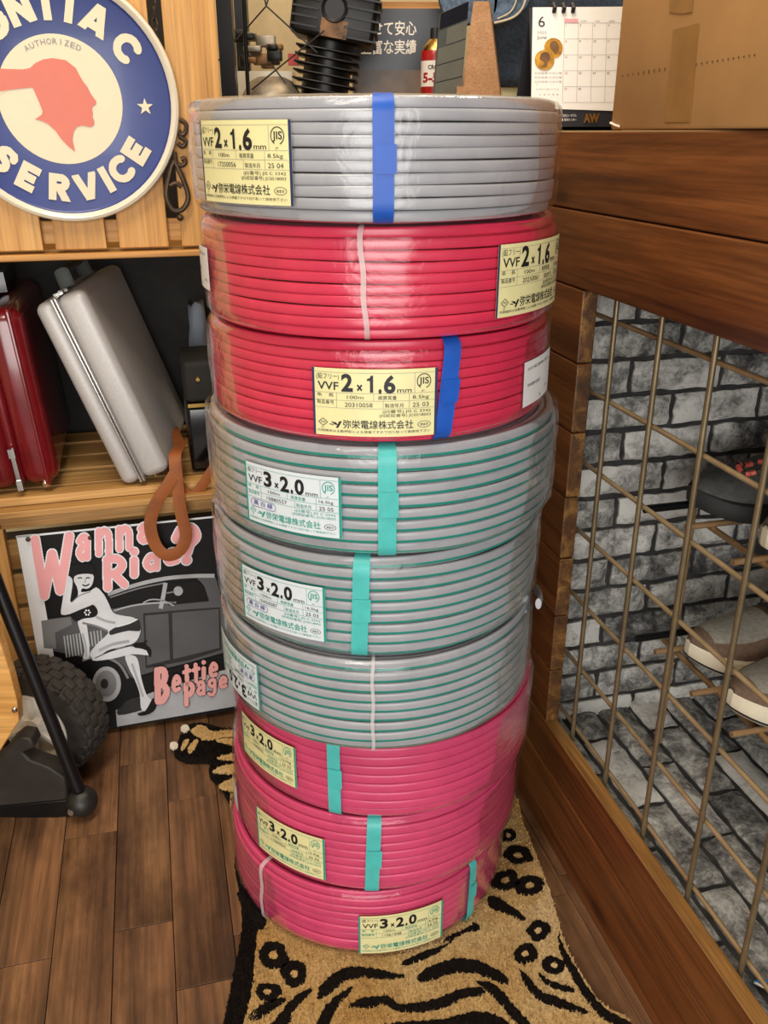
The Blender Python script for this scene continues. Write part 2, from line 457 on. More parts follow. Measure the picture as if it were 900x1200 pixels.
# wire grille: each rod its own part
def rod(name, parent, a, b, r, mat, seg=10): return MB().tube([a, b], r, seg).build(name, mat, parent)
for i in range(11):
    s = .302 - i * .0975
    rod('upright_rod', counter, cab(s, .0262, .13), cab(s, .0262, .83), .0032, 'bronze_rod')
for i in range(7):
    z = .760 - i * .0945
    rod('cross_rod', counter, cab(-.70, .0318, z), cab(.40, .0318, z), .0029, 'bronze_rod_pale')

# ---------------- brick lining of the recess: every brick is a part
def brick_mesh(i, L, Hh, D):
    r = random.Random(100 + i); nx, nz = 9, 5; rings = []
    g = []
    for a in range(nx + 1):
        for b in range(nz + 1):
            x = (a / nx - .5) * L; z = (b / nz - .5) * Hh
            e = min(min(a, nx - a) / nx * L, min(b, nz - b) / nz * Hh)
            y = -D * (1 if e > 0 else .35) + r.uniform(-1, 1) * .0012
            if e == 0:
                x += r.uniform(-.0018, .0018); z += r.uniform(-.0018, .0018)
            g.append((x, y, z))
    vs = list(g); fs = []
    for a in range(nx):
        for b in range(nz):
            p = a * (nz + 1) + b; fs.append((p, p + nz + 1, p + nz + 2, p + 1))
    rim = [a * (nz + 1) for a in range(nx + 1)] + [nx * (nz + 1) + b for b in range(1, nz + 1)] + [a * (nz + 1) + nz for a in range(nx - 1, -1, -1)] + [b for b in range(nz - 1, 0, -1)]
    base = len(vs); vs += [(vs[k][0], 0, vs[k][2]) for k in rim]; n = len(rim)
    for k in range(n): fs.append((rim[(k + 1) % n], rim[k], base + k, base + (k + 1) % n))
    mb = MB(); mb.add(vs, fs); return mb.mesh('brick', 'wash_brick', True)
BL, BH = .141, .0503
bm = [brick_mesh(i, BL - .008, BH - .008, .009) for i in range(6)]
BS, ZF = .45, .10
wa = struct('wall_alcove', cab(BS, .3, ZF))
MB().box(cab(BS + .012, .33, .45), (.02, .62, .74), CAX).build('mortar_bed', 'mortar', wa)
for rI in range(-2, 15):
    z = .653 + (rI - 10) * BH
    if z < ZF - .01 or z > .80: continue
    o0 = .14 if rI % 2 == 0 else .07
    for c in range(-1, 4):
        off = o0 + BL * (c + .5) - BL
        if off < .03 or off > .62: continue
        flip = rnd.choice((1, -1))
        inst('brick', rnd.choice(bm), wa, frame(cab(BS + .002, off, z), PN * flip, PA, ZA * flip))
FLn, FWd = .150, .0575
fm = [brick_mesh(20 + i, FLn - .008, FWd - .008, .007) for i in range(6)]
fa = struct('floor_alcove', cab(.0, .3, ZF))
MB().box(cab(-.13, .33, ZF - .021), (1.16, .60, .036), CAX).build('mortar_bed', 'mortar', fa)
for c in range(10):
    off = .057 + FWd * c
    for j in range(-6, 4):
        s = .154 + FLn * (j + .5 + (.5 if c % 2 else 0) * 1.0 - .0)
        if s > BS + .02: continue
        if s < -.66: continue
        flip = rnd.choice((1, -1))
        inst('brick', rnd.choice(fm), fa, frame(cab(s, off, ZF - .002), PA * flip, V(0, 0, -1), PN * -flip))

# ---------------- wooden crate shelving (left rear)
SAX = (SU, SV, ZA); SUP = (ZA, SV, -SU)
shelf = thing('crate_shelf', shf(-.1, .15, 0), 'light timber slat shelf holding suitcases behind the cable stack', 'shelf')
# lower deck
for i, (d, w) in enumerate(((.0185, .035), (.075, .06), (.145, .06), (.215, .06), (.285, .06))):
    plank('deck_slat', shelf, shf(-.08, d, .4435 - .001 * (i % 2)), (.54, w - .004, .014), SAX, 'shelf_wood')
plank('front_rail', shelf, shf(-.08, .008, .4265), (.54, .016, .018), SAX, 'shelf_wood')
plank('front_rail', shelf, shf(-.08, .012, .408), (.54, .014, .017), SAX, 'shelf_wood')
plank('front_step', shelf, shf(-.08, -.013, .4335), (.54, .024, .010), SAX, 'shelf_wood')
plank('side_panel', shelf, shf(-.292, .016, .205), (.41, .022, .075), SUP, 'plywood')
plank('side_panel', shelf, shf(-.345, .16, .43), (.86, .30, .016), SUP, 'plywood')
for i in range(6):
    plank('back_slat', shelf, shf(-.10, .022, .040 + i * .062), (.48, .010, .052), SAX, 'shelf_wood')
for s_ in (-.32, .182):
    plank('leg', shelf, shf(s_, .29, .39), (.78, .02, .03), SUP, 'shelf_wood')
plank('leg', shelf, shf(.182, .04, .39), (.78, .02, .03), SUP, 'shelf_wood')
plank('gap_shade_strip', shelf, shf(-.10, .03, .010), (.48, .012, .018), SAX, 'dark_fabric')  # dark strip standing in for the shaded gap beneath the poster
# upper crate, front of upright slats
plank('bottom_rail', shelf, shf(-.11, .006, .8035), (.52, .034, .0085), SAX, 'crate_wood')
plank('inner_rail', shelf, shf(-.11, .018, .834), (.52, .014, .030), SAX, 'crate_wood')
plank('bottom_panel', shelf, shf(-.11, .16, .806), (.50, .27, .008), SAX, 'crate_wood')
for k, (a, b) in enumerate(((-.305, -.222), (-.205, -.135), (-.119, -.051), (-.034, .034), (.0525, .1215))):
    plank('slat', shelf, shf((a + b) / 2, .004, .812 + .22), (.44, .012, b - a), SUP, 'crate_wood')
MB().box(shf(-.10, .335, .62), (.50, .01, .36), SAX).build('shade_backing', 'dark_fabric', shelf)  # added dark sheet, gives the opening behind the suitcases its shade
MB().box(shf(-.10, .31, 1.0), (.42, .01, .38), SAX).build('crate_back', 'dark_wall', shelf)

# ================================================================== CABLE COILS
def cyl(R):
    def f(phi, z, r=None):
        r = R if r is None else r
        return (r * math.sin(phi), -r * math.cos(phi), z)
    return f
def make_cable(root, R, h, n, jac, stripe, seed):
    r = random.Random(seed); p = (h - .005) / n; t = .0034; hp = p * .492; seg = 120; npf = 16
    mb = MB()
    raw = [(-1, 0), (-.9, -.8), (0, -1), (.55, -.96), (.84, -.84), (.96, -.62), (1, -.34), (1.02, 0), (1, .4), (.93, .68), (.78, .88), (.5, .98), (0, 1), (-.9, .8)]
    npf = len(raw); prof = [(t * a, hp * b, 0) for a, b in raw]
    for lay in range(n):
        ph1, ph2, ph3 = (r.uniform(0, 6.28) for _ in range(3)); am = r.uniform(.0003, .0011); az = r.uniform(.0001, .0006)
        edge = (.0030 if lay in (0, n - 1) else 0) + r.uniform(0, .0007)
        V_, F_, S_ = [], [], []
        for i in range(seg):
            th = 2 * math.pi * i / seg
            rr = R - t - edge + am * math.sin(2 * th + ph1) * .6 + am * .4 * math.sin(5 * th + ph2)
            zz = .0025 + p * (lay + .5) + az * math.sin(3 * th + ph3)
            cs, sn = math.cos(th), math.sin(th)
            for dr, dz, _ in prof: V_.append(((rr + dr) * sn, -(rr + dr) * cs, zz + dz))
        for i in range(seg):
            j = (i + 1) % seg
            for k in range(npf):
                k2 = (k + 1) % npf
                F_.append((i * npf + k, j * npf + k, j * npf + k2, i * npf + k2))
                S_.append(1 if stripe and k in (4, 5) else 0)
        b = len(mb.v); mb.v += V_; mb.f += [tuple(b + q for q in f) for f in F_]; mb.m += S_
    # windings seen on the top face, and the core behind them
    rin = R * .52; jl = 1; rr = R - .0085
    while rr > rin:
        zz = h - .0035 - p * .5 - r.uniform(0, .0016); seg2 = 72; rings = []
        ph = r.uniform(0, 6.28)
        for i in range(seg2):
            th = 2 * math.pi * i / seg2; q = rr + .0006 * math.sin(2 * th + ph)
            rings.append([((q + t * 1.02 * math.cos(a)) * math.sin(th), -(q + t * 1.02 * math.cos(a)) * math.cos(th), zz + hp * math.copysign(abs(math.sin(a)) ** .6, math.sin(a))) for a in [2 * math.pi * k / 8 for k in range(8)]])
        rings.append(rings[0]); mb.loft(rings, True, False); rr -= .0072
    prof2 = [(rin, h * .94), (rin, .004), (R - .006, .004)]
    mb.lathe([(R - .012, h - .016), (rin, h - .016), (rin, .004), (R - .008, .004)], (0, 0, 0), seg=64)
    o = mb.build('cable', [jac, 'stripe_green'] if stripe else [jac], root, True, local=True)
    return o
def film_profile(R, h, e=.0016):
    return [(R * .62, h - .0012), (R - .012, h - .0008), (R - .004, h - .003), (R + e * .7, h - .009), (R + e, h * .72), (R + e, h * .5), (R + e, h * .28), (R + e * .7, .009), (R - .004, .003), (R - .012, .0012)]
def prof_at(pr, t):
    d = [0]
    for a, b in zip(pr, pr[1:]): d.append(d[-1] + math.hypot(a[0] - b[0], a[1] - b[1]))
    x = t * d[-1]
    for i in range(len(pr) - 1):
        if x <= d[i + 1] + 1e-9:
            k = (x - d[i]) / (d[i + 1] - d[i]); return pr[i][0] + (pr[i + 1][0] - pr[i][0]) * k, pr[i][1] + (pr[i + 1][1] - pr[i][1]) * k
    return pr[-1]
def make_film(root, R, h, seed, crumple=.0022):
    pr = film_profile(R, h); seg = 140; nt = 30; rings = []
    for j in range(nt + 1):
        rr, z = prof_at(pr, j / nt); ring = []
        for i in range(seg):
            th = 2 * math.pi * i / seg - math.pi
            side = max(0, 1 - abs(abs(th) - 1.75) / .9)
            nz = noise.noise(V(math.sin(th) * 9 + seed, -math.cos(th) * 9, z * 26 + seed))
            nz2 = noise.noise(V(math.sin(th) * 34 + seed, -math.cos(th) * 34, z * 60))
            q = rr + max(0, nz * .5 + .25) * .0009 + side * crumple * max(0, nz + .45 + nz2 * .6)
            ring.append((q * math.sin(th), -q * math.cos(th), z))
        rings.append(ring)
    mb = MB().loft(rings, True, False); return mb.build('shrink_wrap', 'cling_film', root, 'all', local=True)
def band(root, name, R, h, phi, width, mat, tilt=0.0, e=.0032, wav=0.0, top=True):
    pr = film_profile(R + e, h + .0002); nt = 26; nw = 4; rings = []
    for j in range(nt + 1):
        rr, z = prof_at(pr, j / nt); rr = rr if rr < R - .003 else rr
        row = []
        for i in range(nw + 1):
            a = phi + tilt * (z / h - .5) + (i / nw - .5) * width / R + wav * math.sin(j * .9)
            row.append((rr * math.sin(a), -rr * math.cos(a), min(max(z, .0004), h - .0004)))
        rings.append(row)
    mb = MB().loft(rings, False, False); o = mb.build(name, mat, root, True, local=True)
    if 'tape' in name:   # overlapped end of the strip
        z0 = h * .40; z1 = h * .62; m2 = MB(); rows = []
        for z in (z0, (z0 + z1) / 2, z1):
            rows.append([((R + e + .0028) * math.sin(a), -(R + e + .0028) * math.cos(a), z) for a in [phi + .010 + tilt * (z / h - .5) + (i / 4 - .5) * width / R for i in range(5)]])
        m2.loft(rows, False, False).build('tape_end', mat, o, True, local=True)
    return o
def patch(mb, R, phi, zc, w, hh, x0, x1, y0, y1, mi=0, seg=14, dr=0.0, rot=0.0):
    rows = []
    for y in (y0, y1):
        rows.append([lab_pt(R + dr, phi, zc, x0 + (x1 - x0) * i / seg, y, rot) for i in range(seg + 1)])
    mb.loft(rows, False, False, mi)
def lab_pt(R, phi, zc, x, y, rot=0.0):
    c, s = math.cos(rot), math.sin(rot); x, y = c * x - s * y, s * x + c * y
    a = phi + x / R; return (R * math.sin(a), -R * math.cos(a), zc + y)
def make_label(root, R, phi, zc, w, hh, size_text, green, paper, info, rot=0.0, tilt=0.0):
    """printed maker's label; x to the right and y up, in metres from its centre"""
    Rl = R + .0046; rt = rot + tilt
    mb = MB(); patch(mb, Rl, phi, zc, w, hh, -w / 2, w / 2, -hh / 2, hh / 2, 0, 16, 0, rt)
    lab = mb.build('label', paper, root, True, local=True); lab['label'] = 'printed maker label with cable size ' + size_text.replace('×', ' x ')
    ink = 'print_green' if green else 'print_navy'
    for x0, x1 in ((-w / 2, -w / 2 + .0021), (w / 2 - .0026, w / 2)):
        eb = MB(); patch(eb, Rl, phi, zc, w, hh, x0, x1, -hh / 2, hh / 2, 0, 2, .0002, rt); eb.build('edge_strip', ink, lab, True, local=True)
    blk, col = MB(), MB(); fn = lambda x, y: lab_pt(Rl + .0004, phi, zc, x, y, rt)
    S = w / .114; X = lambda v: (v - 57) * .001 * S; Y = lambda v: (v / 70 - .5) * hh; Hh = lambda v: v * .001 * S
    def T(mb, t, x, y, h, wd=None, bold=0.0): put_text(mb, t, fn, X(x), Y(y), Hh(h), None if wd is None else Hh(wd), bold)
    T(blk, '(鉛フリー)', 4, 59.5, 4.2, 21); T(blk, 'VVF', 5, 48.2, 7.4, 19.5, .012)
    a, b = size_text.split('×')
    T(blk, a, 27, 47.5, 15.5, 10.5, .035); T(blk, '×', 41, 46.2, 9, 5.0, .03); ii = b.index('.')
    if b[0] == '1': blk.add([fn(X(48 + 9.5 * x), Y(46.3) + Hh(15.5 * y)) for x, y in ((.50, 0), (.80, 0), (.80, 1.0), (.60, 1.0), (.48, .86), (.22, .80), (.22, .69), (.50, .69))], [(0, 1, 2, 7), (7, 2, 3, 4), (4, 5, 6, 7)])
    else: T(blk, b[0], 48, 46.3, 15.5, 10.5, .035)
    T(blk, '.', 60.3, 46.3, 15.5, 2.9, .045); T(blk, b[2], 65, 46.3, 15.5, 10.5, .035)
    T(blk, 'mm', 77, 46.2, 4.6, 13, .005)
    T(col if green else blk, 'JIS', 96.6, 54.5, 6.0, 9.2, .015); T(col if green else blk, 'JET', 99, 46.5, 1.6)
    ring = [fn(X(101.2) + Hh(6.6) * math.cos(q), Y(57.2) + Hh(6.9) * math.sin(q)) for q in [math.radians(d) for d in range(-70, 251, 12)]]
    ring2 = [fn(X(101.2) + Hh(5.8) * math.cos(q), Y(57.2) + Hh(6.1) * math.sin(q)) for q in [math.radians(d) for d in range(-70, 251, 12)]]
    (col if green else blk).loft([ring, ring2], False, False)
    T(col if green else blk, '条　長', 4, 41.2, 2.6, 16); T(blk, '100m', 32, 39.5, 3.2, 15); T(col if green else blk, '概算質量', 60, 39.2, 3.0, 16.5); T(blk, info[1], 91, 39.4, 3.2, 15)
    T(col if green else blk, '製品番号', 4, 33.5, 3.0, 16); T(blk, info[0], 30, 31.2, 4.0, 25); T(col if green else blk, '製造年月', 66, 31.2, 3.0, 16.5); T(blk, info[2], 91, 31.0, 4.0, 15)
    T(col if green else blk, '(JIS番号) JIS C 3342', 64, 25.4, 2.4, 44); T(col if green else blk, '(JIS認証番号) JC0518003', 61, 21.2, 2.4, 47)
    T(col if green else blk, '弥栄電線株式会社', 28, 9.2, 6.2, 64, .009)
    T(col if green else blk, '内側端末は主動押取による検査ですので切り取って御使用下さい', 4, 4.0, 1.9, 104)
    lm = col if green else blk
    def rect(mb, x0, y0, x1, y1, n=6): mb.loft([[fn(X(x0 + (x1 - x0) * i / n), Y(y)) for i in range(n + 1)] for y in (y0, y1)], False, False)
    # maker's mark, inspection diamond and oval
    for q in ([(16.5, 14.8), (21.5, 14.2), (23.4, 11.2), (20.6, 11.8)], [(21.2, 8.4), (23.4, 8.4), (27.0, 15.6), (24.6, 15.6)], [(15.0, 12.6), (19.0, 12.2), (19.5, 11.2), (16.0, 11.6)]):
        lm.add([fn(X(x), Y(y)) for x, y in q], [(0, 1, 2, 3)])
    for q0, q1 in (((5, 14), (9.3, 18)), ((9.3, 18), (13.6, 14)), ((13.6, 14), (9.3, 10)), ((9.3, 10), (5, 14))):
        dx, dy = q1[0] - q0[0], q1[1] - q0[1]; l_ = math.hypot(dx, dy); nx, ny = -dy / l_ * .3, dx / l_ * .3
        lm.add([fn(X(x), Y(y)) for x, y in ((q0[0] - nx, q0[1] - ny), (q1[0] - nx, q1[1] - ny), (q1[0] + nx, q1[1] + ny), (q0[0] + nx, q0[1] + ny))], [(0, 1, 2, 3)])
    T(lm, 'PSE', 7.2, 13.0, 1.8, 4.2); T(lm, 'JET', 7.5, 7.6, 1.3)
    o1 = [fn(X(102) + Hh(6.2) * math.cos(q), Y(12.2) + Hh(3.2) * math.sin(q)) for q in [2 * math.pi * i / 28 for i in range(29)]]
    o2 = [fn(X(102) + Hh(5.7) * math.cos(q), Y(12.2) + Hh(2.8) * math.sin(q)) for q in [2 * math.pi * i / 28 for i in range(29)]]
    blk.loft([o1, o2], False, False); T(blk, '検査済', 98.2, 11.0, 1.9, 7.6)
    rl = MB()
    for y in (66, 45.3, 37.6, 29.6): rect(rl, 2.4, y - .18, 111, y + .18, 10)
    for x, y0, y1 in ((22.5, 29.6, 45.3), (56, 37.6, 45.3), (88, 29.6, 45.3), (64.5, 29.6, 37.6), (92.8, 45.3, 66)):
        rect(rl, x - .18, y0, x + .18, y1, 1)
    rl.build('ruled_line', 'print_grey' if not green else 'print_green', lab, True, local=True)
    if green == 'box':
        pb = MB()
        def rr(k): 
            return [fn(X(22 + (15.5 if abs(q) < math.pi / 2 else -15.5) + (4.2 - k) * math.cos(q)), Y(23.2) + Hh((4.4 - k)) * math.sin(q)) for q in [math.pi * (i / 12) - math.pi / 2 if i <= 12 else math.pi / 2 + math.pi * ((i - 13) / 12) for i in range(26)]]
        def rr2(k):
            out = []
            for i in range(27):
                q = -math.pi / 2 + math.pi * i / 13 if i <= 13 else math.pi / 2 + math.pi * (i - 14) / 12
                cx = 37 if i <= 13 else 11
                out.append(fn(X(cx) + Hh(4.2 - k) * math.cos(q), Y(23.4) + Hh(4.4 - k) * math.sin(q)))
            return out + [out[0]]
        pb.loft([rr2(0), rr2(.6)], False, False); put_text(pb, '黒 白 緑', fn, X(11), Y(21.6), Hh(4.2), Hh(26), .012)
        pb.build('colour_code_print', 'print_purple', lab, False, local=True)
    blk.build('black_print', 'print_black' if green else 'print_black', lab, False, local=True)
    if col.v: col.build('green_print', 'print_green', lab, False, local=True)
    return lab
def sticker(root, R, phi, zc, w, hh, tilt=0.0):
    Rl = R + .0048; mb = MB(); patch(mb, Rl, phi, zc, w, hh, -w / 2, w / 2, -hh / 2, hh / 2, 0, 12, 0, tilt)
    o = mb.build('sticker', 'sticker_white', root, True, local=True); o['label'] = 'white address sticker'
    t = MB(); fn = lambda x, y: lab_pt(Rl + .0004, phi, zc, x, y, tilt)
    put_text(t, '大光千葉工業所様 工場 100', fn, -w * .42, hh * .30, .0024, w * .78); put_text(t, '弥栄電線 知多区', fn, -w * .40, -.003, .0026, w * .40)
    put_text(t, '1 巻', fn, -w * .02, -hh * .42, .0026); put_text(t, '(25/08)', fn, w * .24, -hh * .30, .0022)
    t.build('sticker_print', 'print_black', o, False, local=True); return o

CO = [  # centre x, y, radius, z0, height, turns, jacket, stripe, tilt about x, tilt about y
    (-.0083, .9092, .1700, .892, .098, 10, 'jacket_grey', 0, 'topmost grey cable coil wrapped in film with a blue tape band and yellow label', 0, 0),
    (-.0047, .9315, .1755, .794, .098, 10, 'jacket_red', 0, 'red cable coil directly under the topmost grey coil with label at its right', 0, 0),
    (-.0054, .9493, .1792, .696, .098, 10, 'jacket_red', 0, 'red cable coil with blue tape and yellow label above the green-striped grey coils', 0, 0),
    (-.0024, .9624, .1936, .580, .116, 9, 'jacket_grey', 1, 'upper grey cable coil with green stripes, directly under the red coils', 0, 0),
    (-.0085, .9614, .1895, .464, .116, 9, 'jacket_grey', 1, 'middle grey cable coil of the three with green stripes', 0, 0),
    (-.0083, .9520, .1861, .348, .116, 9, 'jacket_grey', 1, 'lowest green-striped grey coil, its white label upside down', 0, 0),
    (-.0022, .9846, .1928, .232, .116, 9, 'jacket_pink', 0, 'pink cable coil directly beneath the green-striped grey coils', 0, 0),
    (-.0110, .9879, .1923, .116, .116, 9, 'jacket_pink', 0, 'middle pink cable coil of the three pink coils at the bottom', 0, 0),
    (-.0228, .9853, .1890, .000, .116, 9, 'jacket_pink', 0, 'bottom pink cable coil of the stack, lying on the tiger rug', 0, 0)]
RUGT = .0116
coil = []
for i, (x, y, Rr, z0, h, n, jac, stp, lab, tx, ty) in enumerate(CO):
    zz = z0
    if i == 8: zz = RUGT; h = .116 - RUGT
    r = thing('cable_coil', (x, y, zz), lab, 'cable coil', 'cable coils stacked in a column', (R_(tx), R_(ty), 0))
    make_cable(r, Rr, h, n, jac, stp, 50 + i); make_film(r, Rr, h, i * 3.7, .0045 if i in (0, 3) else .0025)
    coil.append((r, Rr, h))
def D(a): return R_(a)
def lab_on(i, p0, p1, f0, f1, *a, **k):
    r, Rr, h = coil[i]; w = (D(p1) - D(p0)) * (Rr + .0046)
    make_label(r, Rr, D((p0 + p1) / 2), h * (f0 + f1) / 2, w, h * (f1 - f0), *a, **k)
lab_on(0, -58, -21.5, .15, .80, '2×1.6', False, 'label_yellow', ('17250056', '8.5kg', '25 04'))
lab_on(1, 35, 75, .16, .80, '2×1.6', False, 'label_yellow', ('20250061', '8.5kg', '25 03'))
lab_on(2, -18.8, 17, .10, .74, '2×1.6', False, 'label_yellow', ('20310058', '8.5kg', '25 03'))
lab_on(3, -43, -11, .19, .73, '3×2.0', 'box', 'label_white', ('10880557', '16.5kg', '25 05'))
lab_on(4, -47, -15, .16, .70, '3×2.0', 'box', 'label_white', ('10450087', '16.5kg', '25 03'))
lab_on(5, -75, -42.5, .19, .70, '3×2.0', 'box', 'label_white', ('10450091', '16.5kg', '25 03'), rot=math.pi)
lab_on(6, -60, -30, .24, .74, '3×2.0', True, 'label_yellow', ('11060033', '16.5kg', '25 02'))
lab_on(7, -48.5, -17.5, .14, .69, '3×2.0', True, 'label_yellow', ('11060034', '16.5kg', '25 02'))
lab_on(8, -2.5, 30, .08, .68, '3×2.0', True, 'label_yellow', ('11061048', '16.5kg', '25 02'))
def bnd(i, name, ph, w, mat, **k): r, Rr, h = coil[i]; band(r, name, Rr, h, D(ph), w, mat, **k)
bnd(0, 'tape', 2.6, .0165, 'tape_blue'); bnd(2, 'tape', 20.3, .0165, 'tape_blue', tilt=.05)
bnd(3, 'tape', 1.6, .0170, 'tape_teal'); bnd(4, 'tape', -4.5, .0165, 'tape_teal', tilt=.02)
bnd(6, 'tape', -16, .0150, 'tape_teal'); bnd(7, 'tape', -.6, .0165, 'tape_teal', tilt=.02); bnd(8, 'tape', 44.5, .0125, 'tape_teal', tilt=.02)
bnd(1, 'tie', -4, .0045, 'tie_clear', tilt=-.03, wav=.004); bnd(5, 'tie', -1, .0035, 'tie_clear', wav=.003); bnd(8, 'tie', -44, .0060, 'tie_clear', tilt=.03, wav=.006)
r, Rr, h = coil[2]; sticker(r, Rr, D(61), h * .42, .072, h * .46, .03)
r, Rr, h = coil[1]; sticker(r, Rr, D(-72), h * .50, .060, h * .40)
r, Rr, h = coil[7]; sticker(r, Rr, D(-74), h * .36, .050, h * .34)
# free cable ends
r, Rr, h = coil[5]
mb = MB(); mb.tube([((Rr + .010) * math.sin(a), -(Rr + .010) * math.cos(a), h * (.98 - .15 * (k / 5))) for k, a in enumerate([R_(72 + 4 * q) for q in range(6)])][::-1], (.0036, .0065), 10, flat=(0, 0, 1)); mb.build('cable_end', 'jacket_grey', r, True, local=True)
r, Rr, h = coil[6]

# ================================================================== ROUND TIN SIGN
SN = -SV
sgc = shf(-.086, -.012, 1.0)
sign = thing('tin_sign', sgc + V(0, 0, -.15), 'round blue and cream tin sign with orange head emblem hung on the slats', 'sign')
def disc_ring(mb, c, n, prof, seg=72, mi=0): mb.lathe(prof, c, n, seg, mi)
mb = MB(); disc_ring(mb, sgc, SN, [(.0001, 0), (.1365, 0), (.1385, .0015), (.1400, .004)]); mb.build('plate', 'sign_blue', sign)
mb = MB(); disc_ring(mb, sgc, SN, [(.1392, .0035), (.1415, .0065), (.1450, .0085), (.1485, .0070), (.1500, .003), (.1485, -.001), (.1370, -.002), (.0001, -.002)]); mb.build('rim', 'sign_rim', sign)
mb = MB(); disc_ring(mb, sgc, SN, [(.0001, .0006), (.0768, .0006), (.0768, .0001)], 64); mb.build('centre_disc', 'sign_cream', sign)
def sg(x, y, lift=.0012): return sgc + SU * x + V(0, 0, y) + SN * lift
KS = .15 / 474.0
def sc(cx, cy, lift=.0012): return sg((cx - 251) * KS, (410 - cy) * KS, lift)
MB().poly([sc(*p, .0009) for p in ((-215, 272), (20, 280), (60, 330), (60, 372), (8, 396), (-215, 400))], SN, .0003).build('feather_border', 'sign_cream', sign)
head = [(-190, 308), (0, 296), (120, 298), (148, 293), (172, 274), (205, 260), (240, 255), (290, 262), (325, 290), (334, 312), (345, 335), (362, 360), (372, 385), (390, 413), (386, 424), (372, 431), (369, 445), (371, 458), (367, 470), (373, 488), (368, 503), (352, 510), (320, 503), (298, 510), (284, 530), (276, 560), (281, 604), (258, 585), (232, 555), (215, 525), (188, 498), (165, 486), (140, 480), (168, 464), (174, 450), (165, 415), (148, 362), (60, 372), (0, 383), (-190, 366)]
MB().poly([sc(*p) for p in head], SN, .0006).build('head_emblem', 'sign_orange', sign)
def arc_letter(mb, ch, ang, r, hh, w, up=True, bold=.05):
    a = R_(ang)
    v, f = glyphs(ch, bold); lo, hi = v.min(0), v.max(0); sx = w / (hi[0] - lo[0]); sy = hh / .72
    er = V(math.sin(a), math.cos(a)) if up else V(math.sin(a), -math.cos(a))
    et = V(math.cos(a), -math.sin(a)) if up else V(math.cos(a), math.sin(a)); eu = er if up else -er
    pts = []
    for p in v:
        x = (p[0] - (lo[0] + hi[0]) / 2) * sx; y = p[1] * sy - hh / 2
        q = er * r + et * x + eu * y; pts.append(sg(q.x, q.y, .0014))
    mb.add(pts, f)
def arc_(cx, cy, rx, ry, a0, a1, n=26): return [(cx + rx * math.cos(R_(a0 + (a1 - a0) * i / n)), cy + ry * math.sin(R_(a0 + (a1 - a0) * i / n))) for i in range(n + 1)]
bowl = [(.1, .87), (.40, .87)] + arc_(.40, .68, .21, .19, 90, -90, 10) + [(.1, .49)]
LT = {'P': (.74, [[(.14, 0), (.14, 1)], bowl]), 'O': (1.0, [arc_(.5, .5, .365, .365, 0, 360)]), 'N': (.88, [[(.14, 0), (.14, 1)], [(.12, 1.0), (.76, 0)], [(.74, 0), (.74, 1)]]),
      'T': (.82, [[(0, .87), (.82, .87)], [(.41, 0), (.41, .9)]]), 'I': (.28, [[(.14, 0), (.14, 1)]]), 'A': (.98, [[(.11, -.1), (.49, 1.02)], [(.49, 1.02), (.87, -.1)], [(.28, .27), (.70, .27)]]),
      'C': (.90, [arc_(.5, .5, .365, .365, 42, 318)]), 'S': (.78, [smooth_poly([(.68, .70), (.56, .86), (.34, .87), (.17, .73), (.26, .58), (.52, .46), (.61, .29), (.48, .14), (.26, .14), (.11, .30)], 4, False)]),
      'E': (.70, [[(.14, 0), (.14, 1)], [(.1, .87), (.70, .87)], [(.1, .5), (.64, .5)], [(.1, .13), (.70, .13)]]), 'R': (.80, [[(.14, 0), (.14, 1)], bowl, [(.36, .52), (.68, -.06)]]),
      'V': (.92, [[(.09, 1.1), (.46, -.04)], [(.46, -.04), (.83, 1.1)]])}
def sign_letter(ch, ang, r, hh, wid, up, mat):
    wu, strokes = LT[ch]; rad = .143; n = 46; g = 1.0 / n; sx = wid / wu
    xs = np.arange(g / 2, wu, g); ys = np.arange(g / 2, 1, g); X, Y = np.meshgrid(xs, ys, indexing='ij'); ok = np.zeros(X.shape, bool)
    for st_ in strokes:
        for i in range(len(st_) - 1):
            (ax_, ay_), (bx_, by_) = st_[i], st_[i + 1]; vx, vy = bx_ - ax_, by_ - ay_; L2 = vx * vx + vy * vy
            t_ = ((X - ax_) * vx + (Y - ay_) * vy) / L2; d_ = np.abs((X - ax_) * vy - (Y - ay_) * vx) / math.sqrt(L2)
            ok |= (d_ < rad) & (t_ >= 0) & (t_ <= 1)
            if 0 < i: ok |= np.hypot(X - ax_, Y - ay_) < rad
    a = R_(ang); er = V(math.sin(a), math.cos(a)) if up else V(math.sin(a), -math.cos(a))
    et = V(math.cos(a), -math.sin(a)) if up else V(math.cos(a), math.sin(a)); eu_ = er if up else -er
    idx, vs_, fs_ = {}, [], []
    for i, j in zip(*np.nonzero(ok)):
        f_ = []
        for di, dj in ((0, 0), (1, 0), (1, 1), (0, 1)):
            kk = (i + di, j + dj)
            if kk not in idx:
                x = (kk[0] * g - wu / 2) * sx; y = (kk[1] * g - .5) * hh; q = er * r + et * x + eu_ * y
                idx[kk] = len(vs_); vs_.append(sg(q.x, q.y, .0014))
            f_.append(idx[kk])
        fs_.append(tuple(f_))
    m = MB(); m.add(vs_, fs_); m.build('letter', mat, sign, False)
for ch, a, w in (('P', -60, .026), ('O', -38.5, .036), ('N', -18.8, .031), ('T', -1.5, .029), ('I', 13, .0098), ('A', 30.5, .034), ('C', 55.0, .032)):
    sign_letter(ch, a, .1090, .035, w, True, 'sign_cream')
for ch, a, w in (('S', -49, .027), ('E', -30.5, .0245), ('R', -8.5, .028), ('V', 10.3, .031), ('I', 25.3, .0098), ('C', 38.0, .031), ('E', 55.0, .0245)):
    sign_letter(ch, a, .1070, .034, w, False, 'sign_cream')
m = MB()
